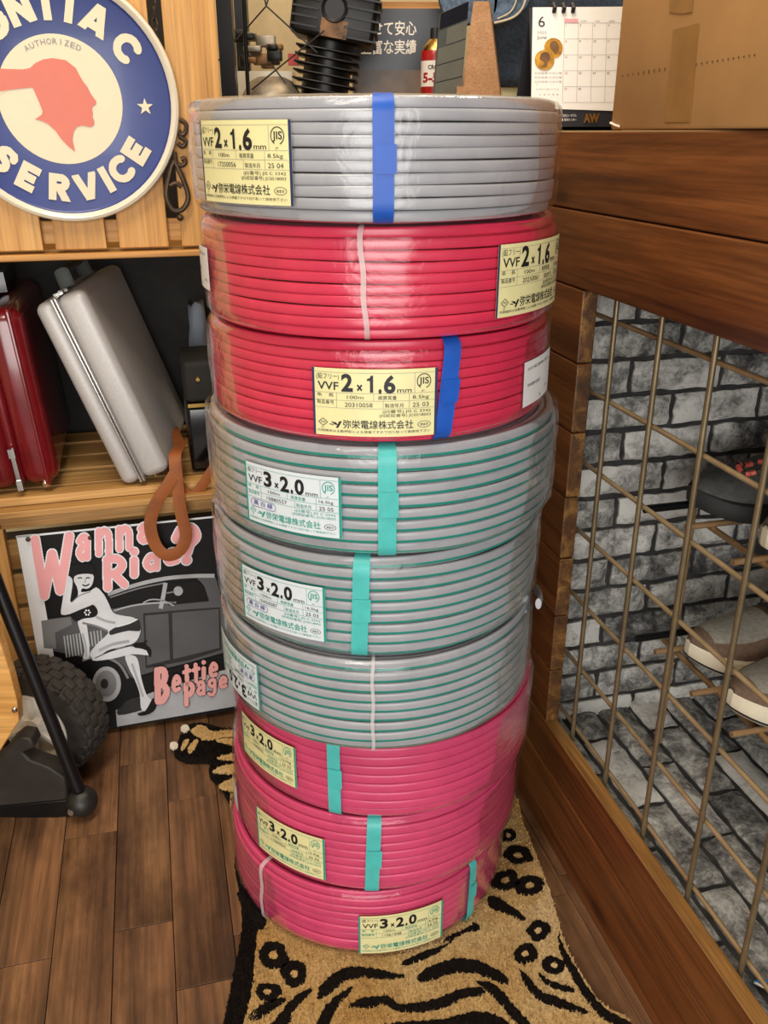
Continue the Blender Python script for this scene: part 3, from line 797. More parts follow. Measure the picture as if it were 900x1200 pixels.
for i, ch in enumerate('AUTHORIZED'): arc_letter(m, ch, -29 + i * 6.1, .0685, .0068, .0058 if ch != 'I' else .0012, True, .012)
m.build('small_lettering', 'print_grey', sign, False)
st = []
for k in range(10):
    rr = .0108 if k % 2 == 0 else .0043; a = math.pi / 2 + math.pi * k / 5
    st.append(sg(.1055 + rr * math.cos(a), -.0068 + rr * math.sin(a)))
MB().poly(st, SN, .0004).build('star', 'sign_cream', sign)
st = [(p - sg(.1055, -.0068)) + sg(-.1055, -.0068) for p in st]; MB().poly(st, SN, .0004).build('star', 'sign_cream', sign)

# ---------------- cast iron scroll bracket in front of the slats, chain in the gap
orn = thing('iron_bracket', shf(.041, -.01, .842), 'cast iron scroll ornament hanging between the slats beside the round sign', 'ornament')
def op(px, py, d=-.012): return at(px, py, shf(0, d, 0), SV)
def otube(name, pts, r, closed=False): MB().tube([op(*p) for p in smooth_poly(pts, 4, closed)], r, 8, closed).build(name, 'iron', orn)
otube('drop_loop', [(203, 190), (196, 215), (195, 232), (203, 246), (213, 246), (220, 235), (219, 222), (210, 200)], .0036, True)
otube('scroll', [(204, 178), (206, 190), (212, 194), (217, 191), (216, 186), (212, 187)], .0032)
otube('scroll', [(211, 140), (218, 146), (217, 156), (211, 158), (209, 152)], .0032)
otube('scroll', [(210, 160), (218, 166), (214, 172), (208, 168)], .0030)
otube('cross_bar', [(199, 218), (206, 215), (213, 219)], .0032)
MB().lathe([(.0001, -.005), (.0035, -.0035), (.005, 0), (.0035, .0035), (.0001, .005)], op(211, 255), V(0, 0, 1), 12).build('finial', 'iron', orn)
chain = thing('chain', shf(.0425, .012, 1.03), 'dark chain hanging in the slat gap above the scroll ornament', 'chain')
for i in range(9):
    c = shf(.0425, .013, 1.03 + i * .0125); x = SU if i % 2 else SV
    MB().tube([c + x * (.0035 * math.cos(a)) + V(0, 0, .008 * math.sin(a)) for a in [2 * math.pi * k / 12 for k in range(12)]], .0012, 6, True).build('link', 'iron', chain)

# ================================================================== PIN-UP POSTER (flat print on a tin sheet)
PD = -.006
poster = thing('poster', shf(-.03, PD, .012), 'black and white pin-up poster with pink lettering, leaning under the suitcase shelf', 'poster')
MB().box(shf(-.030, PD + .0015, .2015), (.412, .002, .381), SAX).build('sheet', 'tone_black', poster)
def pq(cx, cy): return at(cx / 3.1034, 580 + cy / 3.1034, shf(0, PD, 0), SV)
LAY = [0]
def pr(name, pts, mat, sm=0, lvl=1):
    if sm: pts = smooth_poly(pts, sm)
    return MB().poly([pq(*p) + SN * (.0003 * lvl) for p in pts], SN, .00025).build(name, mat, poster, False)
def line(name, pts, w, mat, lvl=2):
    up = []; dn = []
    pts = smooth_poly(pts, 4, False) if len(pts) > 2 else pts
    for i, p in enumerate(pts):
        a = pts[max(0, i - 1)]; b = pts[min(len(pts) - 1, i + 1)]; dx, dy = b[0] - a[0], b[1] - a[1]; l_ = math.hypot(dx, dy) or 1
        up.append((p[0] - dy / l_ * w / 2, p[1] + dx / l_ * w / 2)); dn.append((p[0] + dy / l_ * w / 2, p[1] - dx / l_ * w / 2))
    return pr(name, up + dn[::-1], mat, 0, lvl)
MB().box(shf(-.2235, PD, .2015), (.024, .0012, .381), SAX).build('white_border', 'print_white', poster)
MB().box(shf(-.030, PD, .390), (.412, .0012, .003), SAX).build('white_border', 'print_white', poster)
pr('car_body_print', [(150, 455), (255, 441), (330, 425), (420, 412), (480, 400), (575, 395), (700, 388), (812, 378), (880, 372), (890, 560), (815, 572), (690, 608), (560, 640), (480, 665), (430, 610), (330, 595), (160, 560)], 'tone_mid')
pr('car_hood_print', [(150, 457), (255, 443), (262, 470), (200, 500), (205, 560), (160, 556)], 'tone_soft', 0, 2)
pr('car_door_print', [(520, 430), (690, 415), (800, 408), (806, 562), (690, 600), (530, 630)], 'tone_dark', 0, 2)
pr('car_door_print', [(528, 438), (612, 430), (618, 598), (535, 618)], 'tone_mid', 0, 3)
pr('car_door_print', [(626, 428), (795, 414), (798, 555), (630, 596)], 'tone_mid', 0, 3)
pr('ground_print', [(420, 770), (560, 715), (640, 690), (800, 640), (890, 620), (890, 762), (700, 795), (426, 842)], 'tone_light')
pr('car_shadow_print', [(440, 760), (500, 735), (540, 760), (520, 780), (430, 800)], 'tone_dark', 3, 2)
pr('running_board_print', [(470, 668), (560, 650), (812, 580), (815, 606), (560, 690), (475, 712)], 'tone_black', 0, 2)
line('windscreen_frame_print', [(392, 360), (500, 325), (600, 303), (700, 294), (780, 293)], 14, 'tone_light', 3)
line('windscreen_frame_print', [(400, 372), (500, 340), (595, 320)], 5, 'tone_soft', 3)
pr('soft_top_print', [(715, 297), (775, 295), (790, 320), (802, 385), (765, 390), (742, 330)], 'tone_mid', 3, 2)
pr('car_interior_print', [(612, 322), (705, 312), (738, 325), (760, 385), (612, 400)], 'tone_black', 0, 3)
line('steering_wheel_print', [(520, 392), (545, 380), (580, 380), (610, 390), (632, 402)], 5, 'tone_light', 4)
line('windscreen_post_print', [(602, 318), (594, 365), (584, 412)], 15, 'tone_light', 4)
pr('spotlight_print', ell(648, 348, 17, 17), 'tone_light', 0, 4); line('spotlight_arm_print', [(605, 356), (635, 350)], 5, 'tone_soft', 4)
line('body_line_print', [(415, 420), (480, 402), (560, 392), (640, 390)], 6, 'tone_light', 3)
for i in range(6): line('grille_print', [(233 + i * 11, 512 - i * 2), (243 + i * 11, 590 - i * 2)], 5, 'tone_light', 3)
for i in range(5): line('grille_print', [(318 + i * 12, 498 - i * 2), (326 + i * 11, 552 - i * 3)], 5, 'tone_light', 3)
pr('tyre_print', ell(392, 690, 82, 98, 28), 'tone_black', 0, 4); pr('wheel_print', ell(388, 686, 52, 64, 24), 'tone_light', 0, 5)
pr('wheel_print', ell(386, 684, 38, 48, 24), 'tone_soft', 0, 6); pr('hub_print', ell(380, 684, 14, 18, 16), 'tone_dark', 0, 7)
line('fender_print', [(300, 600), (360, 585), (430, 610), (466, 665)], 9, 'tone_soft', 5)
# figure
pr('hair_print', [(262, 256), (300, 247), (336, 252), (345, 280), (334, 300), (290, 296), (280, 330), (278, 370), (258, 380), (252, 330), (256, 280)], 'tone_black', 3, 6)
pr('skin_print', [(455, 582), (492, 584), (505, 612), (513, 660), (532, 722), (556, 748), (556, 770), (526, 784), (512, 770), (508, 720), (488, 665), (470, 630)], 'tone_skin', 3, 7)
pr('skin_print', [(283, 455), (312, 458), (322, 520), (326, 570), (322, 592), (302, 592), (308, 565), (298, 515)], 'tone_skin', 3, 7)
pr('skin_print', [(345, 345), (372, 352), (392, 385), (412, 425), (445, 436), (488, 444), (510, 470), (508, 505), (488, 535), (440, 550), (392, 562), (356, 590), (338, 592), (327, 574), (352, 540), (392, 502), (385, 488), (345, 470), (296, 458), (284, 440), (320, 405)], 'tone_skin', 3, 8)
line('shade_print', [(300, 462), (350, 474), (392, 492)], 7, 'tone_soft', 9)
pr('skin_print', [(336, 592), (385, 572), (455, 548), (520, 556), (548, 572), (540, 580), (480, 576), (420, 590), (352, 600)], 'tone_skin', 3, 9)
line('shade_print', [(345, 590), (400, 566), (470, 546)], 3, 'tone_dark', 10)
pr('bikini_print', [(258, 432), (300, 408), (338, 396), (356, 420), (345, 440), (305, 446), (276, 456)], 'tone_black', 3, 10)
for k in range(6): pr('bikini_trim_print', ell(318 + 9 * math.cos(k * 1.05), 424 + 9 * math.sin(k * 1.05), 3.4, 3.4, 8), 'print_white', 0, 11)
pr('bikini_print', [(398, 492), (430, 474), (470, 462), (500, 448), (510, 470), (508, 492), (470, 490), (425, 500), (402, 506)], 'tone_dark', 2, 10)
line('bikini_print', [(425, 476), (470, 463), (500, 448)], 4, 'print_white', 11)
line('shade_print', [(350, 440), (385, 455), (420, 462)], 9, 'tone_light', 10)
line('shade_print', [(360, 562), (410, 540), (470, 528)], 10, 'tone_light', 10)
line('shade_print', [(480, 610), (500, 670), (520, 730)], 8, 'tone_light', 10)
line('shade_print', [(300, 500), (312, 545), (314, 585)], 7, 'tone_light', 10)
pr('skin_print', [(272, 292), (300, 284), (338, 286), (340, 306), (332, 328), (316, 338), (300, 336), (296, 350), (330, 345), (350, 332), (372, 352), (368, 376), (330, 398), (290, 414), (252, 430), (226, 432), (222, 418), (228, 380), (234, 330), (232, 304), (244, 290), (262, 300), (264, 325), (256, 378), (262, 386), (284, 362), (280, 330), (270, 312)], 'tone_skin', 2, 11)
for x in (291, 320): line('eye_print', [(x - 8, 300), (x, 297), (x + 8, 299)], 4, 'tone_dark', 12)
line('mouth_print', [(300, 322), (312, 327), (325, 320)], 5, 'tone_dark', 12); line('nose_print', [(308, 302), (312, 312), (306, 314)], 2, 'tone_soft', 12)
line('shade_print', [(262, 386), (290, 362), (330, 348)], 3, 'tone_soft', 12)
pr('shoe_print', [(484, 540), (512, 534), (535, 545), (550, 562), (548, 586), (540, 580), (532, 562), (505, 554), (490, 552)], 'tone_black', 2, 10); line('shoe_print', [(512, 538), (536, 528)], 4, 'tone_black', 10)
pr('shoe_print', [(500, 792), (528, 782), (546, 752), (556, 736), (572, 742), (566, 774), (545, 792), (512, 800)], 'tone_black', 2, 10)
STK = {'W': [[(0, 1), (.27, 0), (.5, .72), (.74, .06), (1, 1)]], 'a': [[(.12, .8), (.45, 1), (.82, .85), (.85, 0)], [(.85, .5), (.4, .55), (.1, .28), (.4, 0), (.85, .2)]],
       'n': [[(.1, 1), (.12, 0)], [(.1, .68), (.5, 1), (.86, .78), (.9, 0)]], 'R': [[(.14, 0), (.1, 1)], [(.1, 1), (.6, 1), (.9, .76), (.6, .5), (.14, .46)], [(.45, .48), (1, .05)]],
       'i': [[(.5, 0), (.5, .6)], [(.48, .97), (.5, .98)]], 'd': [[(.85, 1), (.87, 0)], [(.85, .5), (.4, .58), (.1, .28), (.4, 0), (.85, .14)]],
       'e': [[(.14, .48), (.86, .56), (.78, .9), (.45, 1), (.12, .55), (.3, .04), (.86, .12)]], '?': [[(.06, .72), (.3, .97), (.75, .98), (.95, .72), (.66, .50), (.55, .28)], [(.5, .02), (.53, .02)]],
       'B': [[(.16, 0), (.08, 1)], [(.08, 1), (.62, .97), (.75, .75), (.5, .54), (.14, .52)], [(.5, .54), (.92, .32), (.6, .03), (.16, 0)]], 't': [[(.45, 1), (.55, 0)], [(.08, .68), (.92, .74)]],
       'P': [[(.16, 0), (.08, 1)], [(.08, 1), (.66, 1), (.9, .76), (.62, .5), (.16, .46)]], 'g': [[(.82, .62), (.4, .6), (.12, .8), (.4, 1), (.84, .95), (.86, .25), (.5, 0), (.1, .1)]]}
def pletter(ch, x0, y0, x1, y1, r, mat='print_pink', outl='print_white', dr=4.0):
    for k, (rad, mt, lv) in enumerate(((r + dr, outl, 14), (r, mat, 16))):
        m = MB()
        def P(fx, fy): return (x0 + r + (x1 - x0 - 2 * r) * fx, y1 - r + (y0 - y1 + 2 * r) * fy - (x1 - x0) * (fx - .5) * .08)
        segs = []
        for st_ in STK[ch]:
            q = [P(*p) for p in st_]
            if len(q) > 2 and ch != 'W': q = smooth_poly(q, 5, False)
            segs += list(zip(q, q[1:]))
        S = np.array(segs, float); g = 1.8
        gx = np.arange(x0 - 22, x1 + 22, g); gy = np.arange(y0 - 22, y1 + 22, g); X, Y = np.meshgrid(gx, gy, indexing='ij')
        dm = np.full(X.shape, 1e9)
        for (ax_, ay_), (bx_, by_) in S:
            vx, vy = bx_ - ax_, by_ - ay_; tt = np.clip(((X - ax_) * vx + (Y - ay_) * vy) / (vx * vx + vy * vy + 1e-9), 0, 1)
            dm = np.minimum(dm, np.hypot(X - ax_ - tt * vx, Y - ay_ - tt * vy))
        ok = dm < rad; idx = {}
        vs_, fs_ = [], []
        for i, j in zip(*np.nonzero(ok)):
            f_ = []
            for di, dj in ((0, 0), (1, 0), (1, 1), (0, 1)):
                kk = (i + di, j + dj)
                if kk not in idx:
                    idx[kk] = len(vs_); vs_.append(pq(gx[0] + (kk[0] - .5) * g, gy[0] + (kk[1] - .5) * g) + SN * (.0003 * lv))
                f_.append(idx[kk])
            fs_.append(tuple(f_))
        m.add(vs_, fs_)
        m.build('letter' if k else 'letter_outline', mt, poster, False)
for a in (('W', 112, 136, 268, 374, 16), ('a', 274, 136, 334, 236, 11), ('n', 343, 114, 412, 218, 11.5), ('n', 418, 106, 486, 202, 11.5), ('a', 496, 96, 556, 174, 10.5),
          ('R', 368, 214, 466, 344, 14), ('i', 470, 186, 506, 298, 14), ('d', 516, 176, 588, 274, 11.5), ('e', 588, 190, 660, 252, 10), ('?', 620, 100, 732, 252, 17)):
    pletter(*a)
for a in (('B', 556, 618, 622, 756, 12), ('e', 620, 648, 662, 714, 7.5), ('t', 660, 610, 698, 690, 7.5), ('t', 694, 604, 730, 680, 7.5), ('i', 728, 594, 752, 668, 8), ('e', 754, 602, 796, 660, 7),
          ('P', 664, 674, 712, 764, 9), ('a', 710, 668, 750, 726, 6.5), ('g', 750, 662, 790, 728, 6.5), ('e', 790, 652, 830, 700, 6.5)):
    pletter(*a, mat='print_rose', outl='tone_black', dr=2.2)
for px_, py_ in ((103, 158), (328, 152)):
    MB().lathe([(.0001, .003), (.0028, .0022), (.004, 0)], pq(px_, py_) + SN * .004, SN, 12).build('nail', 'iron', poster)

# ================================================================== CASES ON THE SHELF
def oriented(c, w, dpt, hgt, roll):
    """axes for a case standing on the shelf, rolled in the shelf-front plane by roll (positive leans left at the top)"""
    up = ZA * math.cos(roll) - SU * math.sin(roll); rt = SU * math.cos(roll) + ZA * math.sin(roll)
    return rt, SV, up
zs = .4515
# silver case
rl = R_(18.9); ax = oriented(None, 0, 0, 0, rl)
rz = Matrix.Rotation(R_(-9.5), 3, 'Z'); ax = tuple(rz @ a for a in ax); c0 = shf(-.0818, .004, .603) + ax[1] * .15
sv = thing('silver_suitcase', shf(-.05, .1, zs), 'silver hard-shell suitcase leaning left on the timber shelf', 'suitcase')
W_, D_, H_ = .081, .29, .298
def rbox_ax(c, size, r, ax3): return MB().rbox(c, size, r, ax3, 5)
for sgn, nm in ((-1, 'shell_half'), (1, 'shell_half')):
    cw = W_ / 2 * (.82 if sgn < 0 else 1.14) ; cx = -W_ / 2 + cw / 2 if sgn < 0 else W_ / 2 - cw / 2
    MB().rbox(c0 + ax[0] * cx, (D_, H_, cw - .003), .013, (ax[1], ax[2], ax[0])).build(nm, 'steel_silver', sv)
jx = -W_ / 2 + W_ / 2 * .83
for q in (-.0022, .0030):
    MB().rbox(c0 + ax[0] * (jx + q), (D_ + .003, H_ + .003, .0042), .0018, (ax[1], ax[2], ax[0])).build('rim_strip', 'silver_rim', sv)
top = c0 + ax[2] * (H_ / 2)
MB().tube([top + ax[0] * jx + ax[1] * a + ax[2] * b for a, b in ((-.045, .002), (-.04, .026), (.085, .028), (.09, .002))], (.012, .006), 10, flat=tuple(ax[2])).build('handle', 'slate_grey', sv)
for a in (-.118, -.09): MB().box(top + ax[0] * (jx + .004) + ax[1] * a + ax[2] * .003, (.014, .008, .004), ax).build('latch', 'chrome', sv)
for a in (-.12, .1): MB().lathe([(.0001, -.006), (.005, -.005), (.006, 0), (.005, .004)], c0 - ax[2] * (H_ / 2 + .001) + ax[0] * .01 + ax[1] * a, ax[2], 12).build('foot', 'chrome', sv)
# red case
rl = R_(4.0); ax = oriented(None, 0, 0, 0, rl); c0 = shf(-.228, .160, .5955)
rd = thing('red_suitcase', shf(-.228, .17, zs), 'dark red hard-shell suitcase beside the silver one on the timber shelf', 'suitcase')
for sgn, cw in ((-1, .062), (1, .058)):
    MB().rbox(c0 + ax[0] * (sgn * .0305), (.30, .268, cw - .004), .020, (ax[1], ax[2], ax[0])).build('shell_half', 'red_shell', rd)
MB().rbox(c0, (.292, .260, .014), .006, (ax[1], ax[2], ax[0])).build('zip_band', 'red_shell', rd)
for k in (-1, 1): MB().rbox(c0 + ax[0] * (k * .040), (.303, .271, .010), .006, (ax[1], ax[2], ax[0])).build('rib', 'red_shell', rd)
fr = c0 - ax[1] * .153 - ax[2] * .10
MB().box(fr, (.006, .006, .045), ax).build('zip_pull', 'chrome', rd); MB().box(fr + ax[2] * .026 - ax[1] * .003, (.009, .008, .014), ax).build('zip_slider', 'chrome', rd)
MB().box(fr - ax[2] * .026 - ax[1] * .002, (.008, .007, .016), ax).build('zip_tag', 'silver_rim', rd)
tp = c0 + ax[2] * .136
MB().tube([tp + ax[0] * -.02 + ax[1] * a + ax[2] * b for a, b in ((-.10, 0), (-.10, .016), (.0, .018), (.0, 0))], .006, 10).build('handle', 'black_gloss', rd)
for a in (-.14, .12):
    MB().lathe([(.0001, -.006), (.006, -.005), (.007, .002), (.004, .006)], c0 - ax[2] * .134 + ax[0] * .035 + ax[1] * a, ax[2], 12).build('foot', 'chrome', rd)
MB().box(tp + ax[2] * .016 + ax[1] * .06, (.05, .12, .03), ax).build('top_clasp', 'black_gloss', rd)
# brown cloth bundle behind
# black case
bk = thing('black_case', shf(.09, .15, zs), 'glossy black case with gilt strip beside the cable stack on the timber shelf', 'case')
MB().rbox(shf(.104, .10, zs + .0555), (.13, .12, .108), .006, SAX).build('case_body', 'black_gloss', bk)
MB().rbox(shf(.104, .10, zs + .150), (.13, .12, .066), .008, SAX).build('lid', 'dark_fabric', bk)
MB().box(shf(.104, .039, zs + .1135), (.125, .004, .006), SAX).build('gilt_strip', 'brass', bk)
for u_ in (.06, .092): MB().lathe([(.0001, .003), (.003, .003), (.0045, 0)], shf(u_, .040, zs + .155), SN, 14).build('rivet', 'brass', bk)
# leather strap hanging over the front edge
strap = thing('leather_strap', shf(.03, -.03, .36), 'tan leather strap looped down over the poster from the shelf', 'strap')
def sp(px, py, d): return at(px, py, shf(0, d, 0), SV)
def strip(name, pts, w, pre=()):
    pp = [Vector(p) for p in smooth_poly([tuple(q) for q in pre] + [tuple(sp(*p)) for p in pts], 5, False)]
    rings = []
    for i, p in enumerate(pp):
        t = (pp[min(i + 1, len(pp) - 1)] - pp[max(i - 1, 0)]).normalized(); k_b = max(0, min(1, abs(t.dot(SN)) * 1.3 - .3)); nn = (ZA * k_b + SN * (1 - k_b)).normalized(); sd = t.cross(nn).normalized(); nn = sd.cross(t); w_ = w * min(1, .55 + i / 20)
        rings.append([p + sd * (a * w_ / 2) + nn * (b * .0010) for a, b in ((1, -1), (1, .6), (.85, 1), (-.85, 1), (-1, .6), (-1, -1))])
    MB().loft(rings, True, True).build(name, 'leather', strap)
strip('strap_loop', [(205, 534, -.012), (207, 560, -.026), (212, 600, -.032), (218, 628, -.034), (210, 646, -.036), (196, 651, -.036), (183, 640, -.034), (176, 615, -.033), (183, 590, -.032), (197, 568, -.030), (207, 552, -.022)], .019, [shf(.020, .15, .497), shf(.021, .09, .501), shf(.022, .03, .503)])
strip('strap_tail', [(206, 556, -.018), (214, 572, -.014), (222, 582, -.014), (234, 573, -.014), (246, 555, -.012), (256, 540, -.008)], .016)

# ================================================================== HAND CART (left edge)
cart = thing('hand_cart', (-.55, 1.08, 0), 'black tubular hand cart with knobbly white-hubbed tyre at the left edge', 'cart')
CY = 1.055
def cp(px, py, y=CY): return at_y(px, py, y)
MB().tube([cp(-60, 536, 1.10), cp(0, 694, 1.08), cp(92, 925, CY)], .0098, 16).build('push_tube', 'black_metal', cart)
base = [cp(-70, 912), cp(0, 888), cp(12, 872), cp(22, 864), cp(36, 866), cp(41, 876), cp(26, 882), cp(36, 892), cp(58, 900), cp(76, 912), cp(80, 938), cp(-70, 955)]
MB().poly(base, V(0, 1, 0), .03).build('base_plate', 'dusty_black', cart, True, .003)
MB().poly([cp(-70, 952, CY - .004), cp(84, 938, CY - .004), cp(84, 956, CY - .004), cp(-70, 974, CY - .004)], V(0, 1, 0), .04).build('base_flange', 'black_metal', cart, True, .002)
kc = cp(97, 938, CY)
MB().lathe([(.0001, .019), (.012, .017), (.020, .010), (.0235, 0), (.0225, -.010), (.018, -.017), (.0001, -.019)], kc, V(.55, -.2, .8).normalized(), 20).build('foot_socket', 'black_plastic', cart)
bc = cp(84, 951, CY - .018)
MB().lathe([(.0001, .005), (.0045, .005), (.0050, .001), (.0062, .0005), (.0062, -.004)], bc, V(0, -1, .25), 6).build('bolt', 'chrome', cart)
# wheel
wc = V(-.553, 1.143, .100); wa_ = V(.26, .965, 0).normalized()
TR, TW = .100, .062
prof = [(.058, .000), (.062, -.004), (.078, -.005), (.090, -.001), (.0965, .010), (.0965, TW - .010), (.090, TW + .001), (.078, TW + .004), (.060, TW)]
tyre = MB().lathe(prof, wc, wa_, 56).build('tyre', 'rubber', cart)
x_ = wa_.orthogonal().normalized(); y_ = wa_.cross(x_)
lug = MB().rbox((0, 0, 0), (.0185, .0150, .008), .0030, None, 2).mesh('tread_lug', 'rubber', True)
NL = 26
for rowi, hz in enumerate((.010, .024, .038, .052)):
    for k in range(NL):
        a = 2 * math.pi * (k + (.5 if rowi % 2 else 0)) / NL; er = x_ * math.cos(a) + y_ * math.sin(a); et = wa_.cross(er)
        tl = inst('tread_lug', lug, cart, frame(wc + wa_ * hz + er * (.0958 if 0 < rowi < 3 else .0942), et, wa_, -er))
slug = MB().rbox((0, 0, 0), (.0085, .014, .005), .0015, None, 2).mesh('shoulder_lug', 'rubber', True)
for k in range(NL):
    a = 2 * math.pi * (k + .25) / NL; er = x_ * math.cos(a) + y_ * math.sin(a); et = wa_.cross(er)
    inst('shoulder_lug', slug, cart, frame(wc - wa_ * .000 + er * .0885, et, er, wa_ * 1.0 if et.cross(er).dot(wa_) > 0 else -wa_))
MB().lathe([(.058, -.001), (.055, -.003), (.050, .004), (.018, .004), (.016, -.007), (.0001, -.008)], wc, wa_, 40).build('hub', 'hub_white', cart)
MB().lathe([(.0605, .0), (.0595, -.0035), (.056, -.0035), (.054, .006)], wc, wa_, 40).build('hub_rim', 'hub_white', cart)
for k in range(6):
    a = 2 * math.pi * k / 6 + .3; er = x_ * math.cos(a) + y_ * math.sin(a)
    MB().box(wc + er * .034 + wa_ * .000, (.038, .006, .010), (er, wa_.cross(er), wa_)).build('spoke', 'hub_white', cart)
wp = MB().poly([cp(-60, 640, 1.035), cp(-20, 690, 1.035), cp(0, 752, 1.035), cp(12, 790, 1.035), cp(20, 822, 1.035), cp(22, 846, 1.035), cp(0, 880, 1.035), cp(-60, 900, 1.035)], V(0, 1, 0), .018).build('wooden_panel', 'plywood', cart, True, .002)
MB().lathe([(.0001, .003), (.003, .0025), (.0045, 0)], cp(17, 832, 1.034), V(0, -1, 0), 12).build('screw', 'chrome', cart)
MB().tube([wc + wa_ * -.02, wc + wa_ * (TW + .03)], .007, 12).build('axle', 'chrome', cart)

# ================================================================== TIGER RUG
rug = thing('tiger_rug', (.02, .9, 0), 'tan tiger-pattern rug with black stripes under the cable stack', 'rug')
def fz(p, z): return at_z(p[0], p[1], z)
def rug_poly(name, pts, mat, z, th, jag=.0015, sub=6, seed=0):
    rr = random.Random(seed); w = [fz(p, z) for p in pts]; w = smooth_poly([(p.x, p.y) for p in w], sub)
    # resample finely and roughen so the edge reads as tufts
    out = []
    for i in range(len(w)):
        a, b = w[i], w[(i + 1) % len(w)]; n = max(1, int(math.hypot(a[0] - b[0], a[1] - b[1]) / .0025))
        for k in range(n): out.append((a[0] + (b[0] - a[0]) * k / n + rr.uniform(-jag, jag), a[1] + (b[1] - a[1]) * k / n + rr.uniform(-jag, jag)))
    return out, MB().poly([V(x, y, z) for x, y in out], ZA, th).build(name, mat, rug, False)
body = [(288, 1030), (299, 1060), (303, 1085), (300, 1120), (297, 1160), (287, 1205), (274, 1280), (560, 1330), (730, 1300), (738, 1208), (706, 1184), (683, 1152), (663, 1114), (653, 1082), (640, 1040), (625, 1000), (612, 968), (602, 935), (560, 880), (400, 860), (300, 880), (270, 930)]
edge = [(280, 1020), (284, 1060), (286, 1085), (280, 1130), (272, 1180), (258, 1300), (330, 1330), (330, 1150), (320, 1000)]
blackl, _ = rug_poly('black_border', [(276, 1010), (283, 1060), (283, 1100), (275, 1145), (268, 1180), (250, 1260), (262, 1290), (300, 1240), (300, 1150), (300, 1080), (300, 1030)], 'rug_black', .0006, .0088, .0012, 5, 1)
tan, rb = rug_poly('pile', body, 'rug_tan', .0006, .0096, .0010, 5, 2)
def spot(cx, cy, rx, ry, s):
    rx *= 1.08; ry *= 1.08; out = ell(cx, cy, rx, ry, 9, .3); rr = random.Random(s); out = [(x + rr.uniform(-.16, .16) * rx, y + rr.uniform(-.16, .16) * ry) for x, y in out]
    a, _ = rug_poly('black_spot', out, 'rug_black', .0100, .0012, .0012, 4, s)
    b, _ = rug_poly('spot_centre', [(cx + (x - cx) * .28, cy + (y - cy) * .28) for x, y in out], 'rug_tan', .0106, .0012, .0008, 4, s)
    BL_.append(a); HO_.append(b)
BL_, HO_ = [blackl], []
for k, (cx, cy, rx, ry) in enumerate(((320, 1120, 16, 14), (345, 1142, 15, 13), (313, 1163, 14, 11), (607, 1003, 15, 10), (592, 1032, 15, 11), (621, 1038, 15, 11), (630, 1091, 13, 11), (615, 1118, 13, 11), (650, 1132, 13, 10), (596, 980, 8, 7))):
    spot(cx, cy, rx, ry, 20 + k)
stripes = [
    [(373, 1172), (376, 1155), (390, 1142), (410, 1134), (440, 1136), (470, 1143), (474, 1146), (455, 1148), (425, 1146), (405, 1150), (390, 1162)],
    [(372, 1205), (376, 1188), (390, 1172), (412, 1157), (412, 1162), (398, 1178), (388, 1195), (386, 1208)],
    [(408, 1180), (425, 1170), (452, 1168), (470, 1177), (500, 1174), (518, 1168), (540, 1160), (563, 1158), (567, 1166), (545, 1170), (525, 1180), (500, 1186), (470, 1186), (448, 1178), (430, 1182)],
    [(490, 1145), (505, 1133), (535, 1124), (565, 1128), (590, 1143), (597, 1154), (585, 1152), (560, 1142), (535, 1140), (510, 1148), (494, 1152)],
    [(558, 1150), (575, 1152), (590, 1163), (605, 1182), (622, 1200), (640, 1212), (615, 1210), (600, 1194), (585, 1176), (570, 1162)],
    [(608, 1135), (618, 1143), (634, 1162), (660, 1172), (690, 1186), (680, 1188), (650, 1180), (630, 1172), (615, 1155)],
    [(631, 1140), (645, 1150), (672, 1158), (670, 1163), (648, 1158), (634, 1148)],
    [(655, 1092), (660, 1110), (672, 1130), (690, 1160), (712, 1185), (740, 1198), (738, 1206), (708, 1196), (684, 1168), (666, 1138), (656, 1115)],
    [(575, 1050), (590, 1056), (607, 1068), (616, 1077), (610, 1078), (594, 1072), (572, 1062)],
    [(548, 1088), (556, 1082), (562, 1090), (545, 1094), (520, 1105), (525, 1098)],
    [(292, 1190), (310, 1176), (330, 1170), (334, 1174), (318, 1186), (300, 1197)],
    [(318, 1205), (330, 1185), (350, 1166), (364, 1158), (362, 1166), (345, 1184), (336, 1205)],
    [(470, 1128), (490, 1118), (520, 1108), (535, 1098), (520, 1112), (500, 1124), (478, 1132)],
    [(440, 1205), (470, 1198), (510, 1196), (540, 1190), (560, 1186), (585, 1192), (600, 1206), (570, 1204), (540, 1202), (505, 1208)],
    [(278, 1045), (300, 1060), (312, 1078), (306, 1090), (296, 1080), (286, 1065)]]
for k, s in enumerate(stripes):
    a, _ = rug_poly('black_stripe', s, 'rug_black', .0100, .0012, .0014, 4, 40 + k); BL_.append(a)
# paw that lies beyond the stack at the left
paw, _ = rug_poly('paw', [(205, 886), (212, 868), (222, 854), (240, 852), (262, 858), (300, 862), (320, 900), (330, 980), (300, 990), (262, 930), (246, 912), (245, 896), (220, 895)], 'rug_black', .0006, .009, .0012, 5, 90)
BL_.append(paw)
for k, s in enumerate(([(224, 856), (236, 850), (250, 858), (270, 856), (290, 864), (260, 866), (240, 868), (228, 862)], [(212, 876), (217, 868), (222, 868), (215, 880)], [(220, 878), (228, 868), (233, 870), (223, 884)], [(252, 868), (268, 864), (290, 868), (292, 876), (270, 874)],
                       [(248, 906), (262, 898), (285, 896), (290, 906), (268, 908)], [(256, 922), (270, 914), (290, 912), (285, 926), (268, 928)], [(254, 890), (270, 884), (290, 884), (285, 892)])):
    a, _ = rug_poly('tan_marking', s, 'rug_tan', .0098, .0013, .0012, 4, 100 + k); HO_.append(a)
